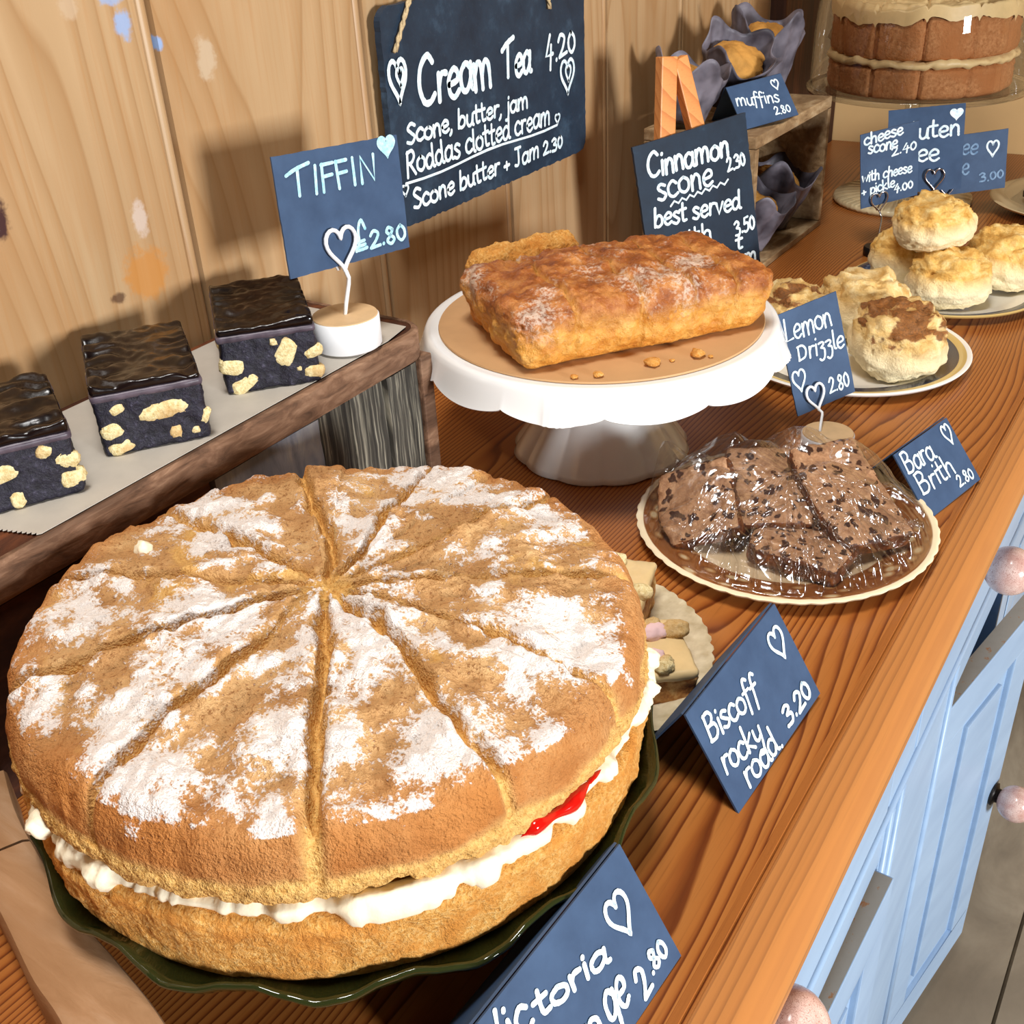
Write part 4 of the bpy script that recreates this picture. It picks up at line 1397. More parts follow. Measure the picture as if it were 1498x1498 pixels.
def green_stand():
    c = (0.292, 0.297)
    t = thing('glass_cake_stand', 'low dark green glass cake stand with wavy rim under the big sponge cake', 'cake stand', (c[0], c[1], 0))
    R = 0.1545

    def fn(r, z, th, k):
        e = max(0.0, (r - 0.120) / (R - 0.120))
        w = 0.5 + 0.5 * sin(15 * th)
        return r - 0.004 * e * w, z + e * (0.0045 * (w - 0.5)) + 0.0005 * sin(60 * th) * e

    top = [(0, 0.042), (0.10, 0.042), (0.128, 0.0425), (0.142, 0.0445), (0.149, 0.0475), (R - 0.002, 0.0515), (R, 0.0508), (R - 0.0002, 0.0490), (0.150, 0.0425), (0.136, 0.0385), (0.10, 0.036), (0.05, 0.035), (0, 0.035)]
    V, F = lathe(top, 240, (c[0], c[1], 0), fn)
    MB().add(V, F).build('plate', M['green_glass'], t)
    foot = [(0, 0.0348), (0.034, 0.0348), (0.03, 0.026), (0.036, 0.016), (0.062, 0.007), (0.075, 0.003), (0.076, 0.0005), (0.07, 0.0005), (0.05, 0.005), (0.02, 0.012), (0, 0.014)]
    V, F = lathe(foot, 96, (c[0], c[1], 0), lambda r, z, th, k: (r * (1 + 0.012 * sin(12 * th)), z))
    MB().add(V, F).build('foot', M['green_glass'], t)


green_stand()

CUTS = [radians(a) for a in (137.7, 106.7, 73.0, 38.9, 6.2, -21.6, -52.2, -89.0, -123.9, -156.0, 171.6)]


def victoria():
    t = thing('sponge_cake', 'large round cream-filled sponge cake dusted with sugar and cut into wedges', 'cake', (SC[0], SC[1], 0.043))
    NT_ = 760
    # ---------- top sponge
    prof = []
    NR = 100
    Rm = 0.1475
    for i in range(NR + 1):
        r = 0.002 + (0.136 - 0.002) * i / NR
        s = r / 0.136
        prof.append((r, 0.1335 - 0.0085 * s ** 3.2))
    for k in range(1, 15):
        a = pi / 2 * k / 14
        prof.append((0.136 + (Rm - 0.136) * sin(a), 0.125 - 0.021 * (1 - cos(a))))
    for k in range(1, 9): prof.append((Rm + 0.0015 * sin(k / 8 * pi), 0.104 - 0.010 * k / 8))
    prof += [(Rm - 0.003, 0.0905), (0.138, 0.0895), (0.10, 0.0895)]
    V = []; A = []; F = []
    cx, cy = SC
    nrow = len(prof)
    for k, (r, z) in enumerate(prof):
        under = k > NR + 14 + 6
        for i in range(NT_):
            th = 2 * pi * i / NT_
            x, y = r * cos(th), r * sin(th)
            P = Vector((x, y, 0.3))
            wob = 0.006 * fbm(P, 14, 3, 5.0) + 0.0018 * fbm(P, 90, 2, 9.0)
            g = 0.0; lip = 0.0
            jag = 1 + 0.35 * fbm(P, 120, 2, 17.0)
            for j, ca in enumerate(CUTS):
                da = (th - ca + pi) % (2 * pi) - pi
                if abs(da) < 1.2:
                    d = r * sin(da) + wob * min(1.0, r / 0.03)
                    wd = (0.0025 if j not in (7, 3, 6) else 0.0031) * jag
                    fade = 0.35 + 0.65 * (0.5 + 0.5 * sin(j * 2.4 + r * 38)) if j in (7, 9, 2, 10) else 1.0
                    g = max(g, fade * exp(-(d / wd) ** 2))
                    lip = max(lip, fade * exp(-(d / 0.008) ** 2))
            edge = max(0.0, min(1.0, (r - 0.128) / 0.018)) if not under else 1.0
            b1 = fbm(P, 19, 3, 1.0); b2 = fbm(P, 62, 4, 2.0); b3 = fbm(P, 210, 3, 3.0)
            rid = 1 - abs(fbm(P, 33, 3, 21.0)) * 2.2
            P3 = Vector((x * 1.0, y * 1.0, z * 3.0))
            sl = sum(1 for ca in CUTS if (th - ca) % (2 * pi) < pi); off = 0.0022 * sin(sl * 5.1 + (2.0 if th > pi else 0.0)) * min(1.0, r / 0.05) * (1 - min(1.0, g * 1.5))
            dz = 0.0038 * b1 + 0.0026 * b2 + 0.0009 * b3 + 0.002 * max(0, rid) * b1 + off
            depth = 0.0105 if r > 0.012 else 0.004
            if k <= NR + 14:
                nx = max(0.0, min(1.0, (k - NR) / 14)) if k > NR else 0.0
                zz = z + (dz * (1 - 0.55 * nx) + 0.0022 * lip * (1 - nx) - depth * g * (1 - 0.75 * nx)) * (1 - 0.4 * nx)
                rr = r + nx * (0.0016 * b2 + 0.0012 * fbm(P3, 40, 3, 8.0) - 0.0022 * g)
            else:
                zz = z + (0.006 * fbm(Vector((cos(th), sin(th), 0)), 5.5, 4, 30.0) + 0.0035 * fbm(Vector((cos(th), sin(th), 0)), 26, 3, 31.0)) * max(0.0, min(1.0, (0.104 - z) / 0.012))
                rr = r + (0.0012 * fbm(P3, 40, 3, 8.0) + 0.0014 * fbm(P3, 160, 3, 12.0) - 0.0012 * g) * (1 if not under else 0.6)
                if k > NR + 14 + 8: zz = max(zz, 0.088)
            V.append((cx + rr * cos(th), cy + rr * sin(th), zz))
            # masks: crumb, sugar, baked rim
            torn = max(0.0, min(1.0, (fbm(P, 26, 4, 40.0) - 0.46) * 5)) * (0 if k > NR else 1)
            low = max(0.0, min(1.0, (0.1065 + 0.004 * fbm(P3, 30, 3, 50.0) - zz) / 0.004)) if k > NR + 6 else 0.0
            crumb = max(min(1.0, g * 1.4), torn * 0.8, low)
            clump = 0.62 + 0.75 * fbm(P, 20, 3, 60.0) + 0.45 * fbm(P, 75, 3, 61.0) + 0.5 * (b2 if b2 > 0 else b2 * 0.4)
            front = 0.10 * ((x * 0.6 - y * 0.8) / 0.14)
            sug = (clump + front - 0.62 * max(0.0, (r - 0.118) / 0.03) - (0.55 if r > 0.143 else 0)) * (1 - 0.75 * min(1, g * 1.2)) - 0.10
            if k > NR + 10: sug -= 0.5
            rimb = max(0.0, min(1.0, (r - 0.122) / 0.022)) * (0.75 + 0.3 * b1)
            if th > 2.6 or th < -3.2 or (pi * 1.0 < th < pi * 1.55): rimb = min(1.0, rimb * 1.1)
            A.append((crumb, max(0.0, min(1.0, sug)), max(0.0, min(1.0, rimb)) * (1 - crumb), 1.0))
    for k in range(nrow - 1):
        for i in range(NT_):
            j = (i + 1) % NT_
            F.append((k * NT_ + i, k * NT_ + j, (k + 1) * NT_ + j, (k + 1) * NT_ + i))
    F.append(tuple(range(NT_)))
    mb = MB().add(V, F, A)
    mb.build('top_sponge', M['sponge_crust'], t, attr=True)

    # ---------- bottom sponge
    prof = [(0.0, 0.083), (0.10, 0.083)] + [(0.1 + 0.0465 * k / 6, 0.083) for k in range(1, 7)]
    prof += [(0.1495, 0.0805), (0.1505, 0.077)] + [(0.1505 - 0.0035 * k / 14, 0.077 - 0.028 * k / 14) for k in range(1, 15)]
    prof += [(0.1455, 0.0452), (0.142, 0.0438), (0.13, 0.0435), (0.0, 0.0435)]

    def fn(r, z, th, k):
        if r < 0.12: return r, z
        p = Vector((cos(th) * 0.15, sin(th) * 0.15, z))
        e = min(1.0, max(0.0, (z - 0.0445) / 0.006))
        return r + e * (0.0020 * fbm(p, 30, 3, 70.0) + 0.0013 * fbm(p, 120, 4, 71.0) + 0.0007 * fbm(p, 420, 3, 72.0)), z + (0.002 * fbm(p, 35, 3, 73.0) if z > 0.079 else 0)

    V, F = lathe(prof, 720, (SC[0], SC[1], 0), fn)
    MB().add(V, F).build('bottom_sponge', M['sponge_crumb'], t)

    # ---------- cream: bulging bead that comes and goes round the cake
    V = []; F = []; n = 600; m_ = 14
    for i in range(n):
        th = 2 * pi * i / n
        d = Vector((cos(th), sin(th), 0))
        b = 0.30 + 0.9 * fbm(d, 3.1, 3, 80.0) + 0.9 * fbm(d, 14, 3, 81.0)
        dg = (math.degrees(th) + 180) % 360 - 180
        b += 0.9 * exp(-((dg + 40) / 20) ** 2) + 0.55 * exp(-((dg + 92) / 16) ** 2) + 0.4 * exp(-((dg - 18) / 12) ** 2) - 0.9 * exp(-((dg + 68) / 8) ** 2)
        b = max(0.0, min(1.25, b))
        rc = 0.1405 + 0.0055 * b; hz = 0.0034 + 0.0032 * b; ww = 0.0065
        zc = 0.0868 - 0.0022 * max(0, b - 0.5)
        for k in range(m_):
            a = 2 * pi * k / m_
            rr = rc + ww * cos(a); zz = zc + hz * sin(a)
            nn = 0.0012 * fbm((cos(th) * 0.15, sin(th) * 0.15, zz + k * 0.01), 90, 3, 82.0)
            V.append((SC[0] + (rr + nn) * cos(th), SC[1] + (rr + nn) * sin(th), zz + nn))
    for i in range(n):
        for k in range(m_):
            F.append((i * m_ + k, i * m_ + (k + 1) % m_, ((i + 1) % n) * m_ + (k + 1) % m_, ((i + 1) % n) * m_ + k))
    MB().add(V, F).build('cream_filling', M['butter_cream'], t)
    # ---------- jam oozing out on the right
    V = []; F = []; n = 44; m_ = 12
    for i in range(n + 1):
        s = i / n; dg = -21 + 19 * s; th = radians(dg)
        w = (0.35 + 0.65 * sin(pi * min(1, s * 1.25)) ** 0.7 if s < 0.8 else 0.6) * (0.75 + 0.3 * sin(s * 13)) * min(1, s * 9, (1 - s) * 9)
        for k in range(m_):
            a = 2 * pi * k / m_
            rr = 0.1482 + 0.0042 * w * cos(a); zz = 0.0925 + 0.0012 * sin(s * 9) + 0.0044 * w * sin(a)
            V.append((SC[0] + rr * cos(th), SC[1] + rr * sin(th), zz))
    for i in range(n):
        for k in range(m_): F.append((i * m_ + k, i * m_ + (k + 1) % m_, (i + 1) * m_ + (k + 1) % m_, (i + 1) * m_ + k))
    MB().add(V, F).build('jam_filling', M['jam'], t)
    # crumbs and cream blobs clinging to the cut edge and top
    I, IF = ico(3)
    for nm, mat, dg, r, z, s in (('cream_blob', 'butter_cream', 27, 0.1495, 0.094, 0.0055), ('cream_blob', 'butter_cream', 22, 0.1505, 0.088, 0.0045),
                                 ('cream_blob', 'butter_cream', -104, 0.149, 0.091, 0.006), ('cream_blob', 'butter_cream', 190, 0.108, 0.131, 0.0045)):
        th = radians(dg)
        V = [Vector((SC[0] + r * cos(th), SC[1] + r * sin(th), z)) + p * s * (1 + 0.35 * fbm(p, 1.6, 3, dg)) for p in I]
        MB().add(V, IF).build(nm, M[mat], t)


victoria()


# ------------------------------------------------------------------ rocky road plate tucked behind the sponge
def plate(name, label, c, R, z0, mat, well=0.72, rise=0.012, wavy=0.0, nw=30, cat='plate', thick=0.003, group=None):
    pr = [(0, z0 + 0.004), (R * well * 0.9, z0 + 0.004), (R * well, z0 + 0.006), (R * 0.88, z0 + rise * 0.75), (R * 0.985, z0 + rise), (R, z0 + rise - 0.0008), (R * 0.985, z0 + rise - thick),
          (R * 0.86, z0 + rise * 0.72 - thick), (R * well, z0 + 0.0016), (R * well * 0.85, z0 + 0.0002), (R * well * 0.8, z0 + 0.0002), (R * well * 0.76, z0 + 0.0014), (0, z0 + 0.0014)]

    def fn(r, z, th, k):
        e = max(0.0, (r - R * 0.9) / (R * 0.1))
        return r + wavy * e * abs(sin(nw / 2 * th)), z

    V, F = lathe(pr, 180, (c[0], c[1], 0), fn if wavy else None)
    return tag(MB().add(V, F).build(name, M[mat], loc=(c[0], c[1], z0), angle=1.0), label, cat, group)


plate('side_plate', 'cream plate with crimped edge tucked half under the sponge cake stand', (0.325, 0.447), 0.089, 0.0, 'cream_pressed_china', 0.7, 0.012, 0.002, 56)


def rocky(seed, c, sz, yaw, label, z0=0.0045):
    t = thing('rocky_road_slice', label, 'cake slice', (c[0], c[1], z0), 'rocky road pieces on the cream plate')
    Mx = frame(yaw)
    V, F = rbox(sz[0], sz[1], sz[2], 24, 24, 12, 0.003, lambda p, n_: p + n_ * 0.0018 * fbm(p, 80, 4, seed))
    MB().add(place(V, Mx, (c[0], c[1], z0)), F).build('biscuit_base', M['biscuit_base'], t)
    V, F = rbox(sz[0] + 0.002, sz[1] + 0.002, 0.007, 24, 24, 3, 0.003, lambda p, n_: p + n_ * 0.0012 * fbm(p, 70, 3, seed + 3))
    MB().add(place(V, Mx, (c[0], c[1], z0 + sz[2] - 0.003)), F).build('caramel_topping', M['caramel_top'], t)
    I, IF = ico(3); random.seed(seed)
    for k in range(9):
        q = Vector((random.uniform(-.45, .45) * sz[0], random.uniform(-.45, .45) * sz[1], sz[2] + 0.006))
        r = random.uniform(0.004, 0.007)
        V = [Mx @ (q + Vector((p.x * r * 1.3, p.y * r, p.z * r * 0.8)) * (1) + 0.25 * r * p * fbm(p, 1.6, 3, seed + k)) + Vector((c[0], c[1], z0)) for p in I]
        MB().add(V, IF).build('marshmallow' if k in (0, 4) else 'biscuit_piece', M['pink_marshmallow' if k in (0, 4) else 'biscuit'], t)


rocky(5, (0.381, 0.452), (0.044, 0.05, 0.021), 40, 'rocky road square nearest the folded rocky road card')
rocky(8, (0.338, 0.492), (0.04, 0.05, 0.030), 15, 'rocky road square at the back behind the sponge cake')
rocky(9, (0.378, 0.405), (0.03, 0.035, 0.014), 60, 'flat rocky road piece beside the rim of the green glass stand')


# ------------------------------------------------------------------ white stand with lemon loaf
WS = (0.208, 0.709)


def white_stand():
    t = thing('cake_stand', 'white china pedestal cake stand with scalloped skirt holding the lemon loaf', 'cake stand', (WS[0], WS[1], 0))
    R = 0.143
    pr = [(0, 0.1115), (0.11, 0.1115), (0.126, 0.1115), (0.1315, 0.1122), (0.1345, 0.1122), (0.1365, 0.1108), (0.138, 0.107), (0.1395, 0.102), (0.141, 0.097), (0.1425, 0.0925), (0.1435, 0.0905), (0.142, 0.0895),
          (0.139, 0.092), (0.135, 0.098), (0.131, 0.1035), (0.124, 0.107), (0.06, 0.1065), (0, 0.1065)]

    def sc(th):
        u = (th * 12 / (2 * pi)) % 1.0
        return abs(sin(pi * u)) ** 0.7

    def fn(r, z, th, k):
        if r < 0.13 or z > 0.108: return r, z
        e = min(1.0, (0.110 - z) / 0.018)
        s = sc(th)
        shell = 0.0
        u = (th * 4 / (2 * pi) + 0.31) % 1.0
        if abs(u - 0.5) < 0.06:
            v = (u - 0.5) / 0.06
            shell = (1 - v * v) * (0.0022 + 0.0006 * cos(v * 18))
        return r + e * (0.0012 * s + shell), z - e * 0.0062 * (s - 0.55)

    V, F = lathe(pr, 480, (WS[0], WS[1], 0), fn)
    MB().add(V, F).build('plate', M['white_china'], t, angle=1.0)
    pr = [(0, 0.107), (0.040, 0.107), (0.036, 0.098), (0.032, 0.085), (0.034, 0.07), (0.040, 0.052), (0.050, 0.034), (0.061, 0.018), (0.069, 0.006), (0.0715, 0.002), (0.07, 0.0003), (0.066, 0.0003), (0.055, 0.01), (0.03, 0.04), (0, 0.05)]

    def ff(r, z, th, k):
        e = max(0.0, 1 - z / 0.09)
        return r * (1 + 0.035 * e * abs(sin(6 * th)) - 0.015 * e), z

    V, F = lathe(pr, 240, (WS[0], WS[1], 0), ff)
    MB().add(V, F).build('pedestal', M['white_china'], t)
    V, F = lathe([(0, 0.1118), (0.1255, 0.1118), (0.126, 0.1122), (0.1255, 0.1134), (0, 0.1134)], 96, (WS[0], WS[1], 0))
    tag(MB().add(V, F).build('warm_bounce_disc', M['warm_bounce_disc'], loc=(WS[0], WS[1], 0.1118), angle=0.8), 'tan round disc on the white pedestal stand, coloured as its dim warm-lit top', 'disc')  # added disc, its tan paints dim grazing light and warm bounce


white_stand()


def loaf(name, label, c, L, Wd, H, yaw, seed, cuts, bulge=0.008, mat='loaf_crust'):
    z0 = 0.1138
    t = thing(name, label, 'cake', (c[0], c[1], z0))
    Mx = frame(yaw); A = []

    def fn(p, nrm):
        q = Vector(p)
        tz = q.z / H
        q.y *= 0.93 + 0.10 * tz; q.x *= 0.955 + 0.06 * tz
        g = 0.0
        for cu in cuts:
            d = p.x - cu * L + 0.006 * fbm(p, 24, 3, seed + cu * 10) + 0.0022 * fbm(p, 120, 2, seed)
            g = max(g, exp(-(d / 0.0016) ** 2) * (0.45 + 0.55 * (0.5 + 0.5 * fbm(p, 30, 2, seed + 7))))
        if nrm.z > 0.3:
            q.z += bulge * (1 - (2 * p.x / L) ** 2 * 0.8) * (1 - (2 * p.y / Wd) ** 2) * nrm.z
        dsp = 0.0034 * fbm(p, 28, 3, seed) + 0.0026 * fbm(p, 80, 4, seed + 1) + 0.0010 * fbm(p, 260, 3, seed + 2)
        q += nrm * (dsp * min(1.0, q.z / 0.006) - 0.0062 * g * min(1.0, tz * 1.6))
        q.z = max(0.0, q.z)
        top = max(0.0, min(1.0, (tz - 0.55) / 0.3 + 0.5 * fbm(p, 40, 3, seed + 4)))
        A.append((top, max(0, min(1, (tz - 0.4) * 2)), min(1, g * 1.1), 1))
        return q

    V, F = rbox(L, Wd, H, 110, 60, 34, 0.0135, fn)
    MB().add(place(V, Mx, (c[0], c[1], z0)), F, A).build('cake_body', M[mat], t, attr=True)
    return t


loaf('lemon_loaf', 'whole lemon loaf cake with sugary glaze scored into slices on the white stand', (0.2265, 0.696), 0.204, 0.128, 0.044, 53.5, 3.0, (-0.28, -0.04, 0.16, 0.34))
loaf('cake_piece', 'lower yellow cake piece behind the glazed lemon loaf', (0.1315, 0.722), 0.10, 0.034, 0.043, 62, 14.0, (), bulge=0.001, mat='sponge_crumb')


def crumbs():
    I, IF = ico(2)
    for k, (x, y, r) in enumerate(((0.288, 0.640, 0.006), (0.309, 0.668, 0.0055), (0.263, 0.606, 0.004), (0.25, 0.596, 0.003), (0.297, 0.652, 0.002), (0.318, 0.67, 0.002))):
        V = [Vector((x, y, 0.1137 + r * 0.42)) + Vector((p.x * r, p.y * r, p.z * r * 0.42)) * (1 + 0.4 * fbm(p, 1.5, 3, k * 3.3)) for p in I]
        V = [Vector((p.x, p.y, max(p.z, 0.1137))) for p in V]
        lab = ('large golden cake crumb in front of the lemon loaf, left one of the two biggest', 'large golden cake crumb in front of the lemon loaf, right one of the two biggest')
        tag(MB().add(V, IF).build('cake_crumb', M['sponge_crumb'], loc=(x, y, 0.1137)),
            lab[k] if k < 2 else 'small golden crumb on the tan disc in front of the lemon loaf', 'crumb', 'crumbs in front of the lemon loaf')


crumbs()


# ------------------------------------------------------------------ bara brith plate under cling film
BP = (0.388, 0.650)
plate('china_plate', 'brown flower-rimmed plate with pale edge holding the tea loaf slices', BP, 0.103, 0.0, 'brown_floral_china', 0.7, 0.013, 0.0012, 48)


def bara_slice(seed, TL, TR, BR, BL, label, th=0.02, w=None, h=None, drop=0.0):
    """slice given by the corners of its upper cut face (long axis TL->BL)"""
    TL, TR, BR, BL = [Vector(p) for p in (TL, TR, BR, BL)]
    ex = ((BL + BR) - (TL + TR)); L = ex.length / 2; ex.normalize()
    sh = ((TR + BR) - (TL + BL)); B = sh.length / 2
    ez = ex.cross(sh).normalized()
    if ez.z < 0: ez = -ez
    e3 = ex.cross(ez)
    L = w or L; B = h or B
    c = (TL + TR + BR + BL) / 4 - ez * (th / 2) - Vector((0, 0, drop))
    Mx = Matrix((ex, ez, e3)).transposed()
    t = thing('tea_loaf_slice', label, 'cake slice', (c.x, c.y, 0.006), 'tea loaf slices under cling film')

    def fn(p, nrm):
        q = Vector((p.x, p.y, p.z - B / 2))
        if p.z > 0.7 * B: q.z += 0.006 * (1 - (2 * p.x / L) ** 2) * (p.z / B)
        return q + nrm * (0.0013 * fbm(p, 70, 4, seed) + 0.0005 * fbm(p, 260, 2, seed))

    V, F = rbox(L, th, B, 44, 10, 32, 0.004, fn)
    V = [p + c for p in place(V, Mx, Vector((0, 0, 0)))]
    V = [Vector((p.x, p.y, max(p.z, 0.0062))) for p in V]
    o = MB().add(V, F).build('crumb', [M['tea_loaf'], M['tea_crust']], t)
    me = o.data; inv = Mx.inverted()
    for p in me.polygons:
        if abs((inv @ p.normal).y) < 0.7: p.material_index = 1
    return t


bara_slice(2, (.383, .687, .058), (.414, .692, .054), (.476, .645, .022), (.440, .626, .031), 'broad speckled tea loaf slice lying on top at the right of the plate', 0.016, 0.092, 0.05)
bara_slice(4, (.339, .667, .052), (.385, .682, .052), (.425, .625, .026), (.357, .614, .034), 'golden-edged tea loaf slice in the middle, left of the broad speckled one', 0.016, 0.072, 0.055, 0.002)
bara_slice(6, (.303, .637, .050), (.349, .620, .052), (.372, .597, .026), (.340, .577, .018), 'dark-crusted tea loaf slice at the left of the plate', 0.016, 0.058, 0.05)
bara_slice(9, (.385, .655, .0215), (.45, .655, .0215), (.445, .595, .0215), (.385, .585, .0215), 'tea loaf slice lying flat at the front of the plate under the others', 0.0145, 0.066, 0.062)
bara_slice(12, (.33, .70, .022), (.40, .715, .022), (.395, .66, .022), (.34, .65, .022), 'tea loaf slice lying flat at the back of the plate under the others', 0.0145, 0.056, 0.07)


def cling():
    pts = [(.383, .690, .060), (.414, .694, .056), (.45, .672, .040), (.474, .645, .026), (.44, .624, .036), (.41, .66, .050), (.339, .669, .055), (.36, .66, .056), (.395, .64, .046), (.357, .612, .040),
           (.303, .638, .053), (.33, .63, .055), (.35, .618, .053), (.342, .577, .024), (.37, .597, .036), (.425, .60, .028), (.39, .59, .026), (.36, .70, .03)]
    Rf = 0.099; nR, nT = 150, 900
    random.seed(77)
    cr = []
    for q in range(80):
        a = random.uniform(-2.3, 0.3); d = random.uniform(0.03, 0.094); x, y = BP[0] + d * cos(a), BP[1] + d * sin(a)
        o = a + random.uniform(-0.5, 0.5) if q % 3 else random.uniform(0.6, 1.3)
        cr.append((x, y, cos(o), sin(o), random.uniform(0.010, 0.034), random.uniform(0.0014, 0.0036), random.uniform(0.0008, 0.0014)))
    V = []; F = []
    for k in range(nR + 1):
        for i in range(nT):
            th = 2 * pi * i / nT; r = Rf * (0.004 + 0.996 * k / nR)
            x, y = BP[0] + r * cos(th), BP[1] + r * sin(th)
            h = 0.0145
            for px, py, pz in pts:
                d = hypot(x - px, y - py)
                e = min(1.0, d / max(0.032, Rf - hypot(px - BP[0], py - BP[1])))
                h = max(h, 0.0145 + (pz + 0.005 - 0.0145) * (1 - e ** 1.35))
            fr = k / nR
            fold = abs(sin(th * 19 + 4 * noise.noise(Vector((cos(th) * 3, sin(th) * 3, r * 26)))))
            h += (0.0105 * (1 - fold) ** 3 * fr * fr * (0.3 + 0.7 * max(0.0, cos(th + 0.9))) + 0.0016 * noise.noise(Vector((x * 120, y * 45, 3))) + 0.0012 * abs(noise.noise(Vector((x * 60, y * 220, 9))))) * (1 if fr < 0.97 else 0.3)
            for qx, qy, qc, qs, ql, qh, qw in cr:
                ax = x - qx; ay = y - qy
                al = ax * qc + ay * qs
                if abs(al) > ql: continue
                pe = -ax * qs + ay * qc
                if abs(pe) < 3 * qw: h += qh * exp(-(pe / qw) ** 2) * (1 - (al / ql) ** 2)
            h = 0.0142 + (h - 0.0142) * min(1.0, (1 - fr) / 0.07)
            if k == nR: h = 0.0138
            V.append((x, y, h))
    for k in range(nR):
        for i in range(nT):
            j = (i + 1) % nT
            F.append((k * nT + i, k * nT + j, (k + 1) * nT + j, (k + 1) * nT + i))
    F.append(tuple(range(nT)))
    tag(MB().add(V, F).build('cling_film', M['cling_film'], loc=(BP[0], BP[1], 0.014)), 'wrinkled clear cling film stretched over the plate of tea loaf slices', 'cling film')


cling()


# ------------------------------------------------------------------ scones
plate('china_plate', 'white plate with navy and gold rim under the cinnamon-dusted scones', (0.328, 0.975), 0.110, 0.0, 'navy_band_china', 0.72, 0.012)
plate('china_plate', 'white plate with navy and gold rim under the stacked cheese scones', (0.3625, 1.188), 0.101, 0.0, 'navy_band_china', 0.72, 0.012)


def scone(seed, c, r, h, label, group, cinn=0.0, mat='scone_dough', tilt=(0, 0), z0=0.0048):
    I, IF = ico(5)
    V = []; A = []
    Mx = Matrix.Rotation(radians(tilt[0]), 3, 'X') @ Matrix.Rotation(radians(tilt[1]), 3, 'Y')
    for p in I:
        s = sqrt(p.x ** 2 + p.y ** 2)
        rr = s ** 0.66 if s > 0 else 0
        zz = math.copysign(abs(p.z) ** 0.72, p.z)
        k = rr / s if s > 1e-6 else 0
        q = Vector((p.x * k * r, p.y * k * r, zz * h / 2))
        waist = 1 + 0.05 * exp(-((zz + 0.1) / 0.4) ** 2) - 0.05 * zz
        q.x *= waist; q.y *= waist
        d = 0.17 * fbm(p, 1.5, 3, seed) + 0.13 * fbm(p, 4.2, 4, seed + 3) + 0.055 * fbm(p, 12, 3, seed + 5)
        up = max(0.0, zz)
        q += p * r * d * (0.45 + 0.55 * up)
        V.append(Mx @ q)
        A.append((max(0, min(1, 0.7 - zz * 1.6)) if zz < 0.35 else 0.0, cinn * max(0, zz) ** 0.8 * (0.55 + 0.9 * fbm(p, 1.8, 3, seed + 9)) if cinn else 0.0, 0, 1))
    lo = min(p.z for p in V)
    V = [p + Vector((c[0], c[1], z0 - lo)) for p in V]
    V = [Vector((p.x, p.y, max(p.z, z0 + 0.0002))) for p in V]
    o = MB().add(V, IF, A).build('scone', M[mat], loc=(c[0], c[1], z0), attr=True)
    return tag(o, label, 'scone', group)


g1 = 'cinnamon scones on the nearer plate'
scone(1, (0.378, 0.952), 0.041, 0.057, 'scone with dark cinnamon patches on top, nearest the plate edge', g1, 1.25, tilt=(6, 8))
scone(2, (0.326, 1.022), 0.040, 0.060, 'crumbly pale brown scone behind the cinnamon-topped one', g1, 0.35, tilt=(-4, -5))
scone(3, (0.268, 0.985), 0.038, 0.050, 'brown-topped scone half hidden behind the lemon price board', g1, 1.0)
g2 = 'cheese scones on the farther plate'
scone(4, (0.374, 1.146), 0.040, 0.052, 'pale cheese scone at the front under the top scone', g2, 0, 'cheese_scone_dough')
scone(5, (0.418, 1.222), 0.041, 0.056, 'cheese scone at the right edge of the photo', g2, 0, 'cheese_scone_dough', (3, 6))
scone(6, (0.318, 1.196), 0.037, 0.052, 'cheese scone at the back left of the stack, mostly hidden', g2, 0, 'cheese_scone_dough')
scone(7, (0.347, 1.168), 0.039, 0.047, 'round cheese scone on top of the stack', g2, 0, 'cheese_scone_dough', (4, -3), 0.054)


# ------------------------------------------------------------------ far crate with muffins
def back_crate():
    t = thing('wooden_crate', 'open-fronted pale wooden crate with muffins on and inside it beside the chalkboard', 'crate', (0.09, 1.23, 0))
    x0, x1, y0, y1, zt = 0.03, 0.163, 1.135, 1.375, 0.158
    m_ = M['back_crate_wood']
    MB().add(*cbox(x0, x1, y0, y1, zt - 0.013, zt)).build('top_board', m_, t, smooth=False, bevel=0.0015)
    MB().add(*cbox(x0, x1, y0, y1, 0.0003, 0.008)).build('bottom_board', m_, t, smooth=False, bevel=0.001)
    MB().add(*cbox(x0, x1, y1 - 0.009, y1, 0.0085, zt - 0.0135)).build('side_board', m_, t, smooth=False, bevel=0.001)
    MB().add(*cbox(x0, x1, y0, y0 + 0.009, 0.0085, zt - 0.0135)).build('side_board', m_, t, smooth=False, bevel=0.001)
    MB().add(*cbox(x0, x0 + 0.006, y0 + 0.0095, y1 - 0.0095, 0.0085, zt - 0.0135)).build('back_board', m_, t, smooth=False)


back_crate()


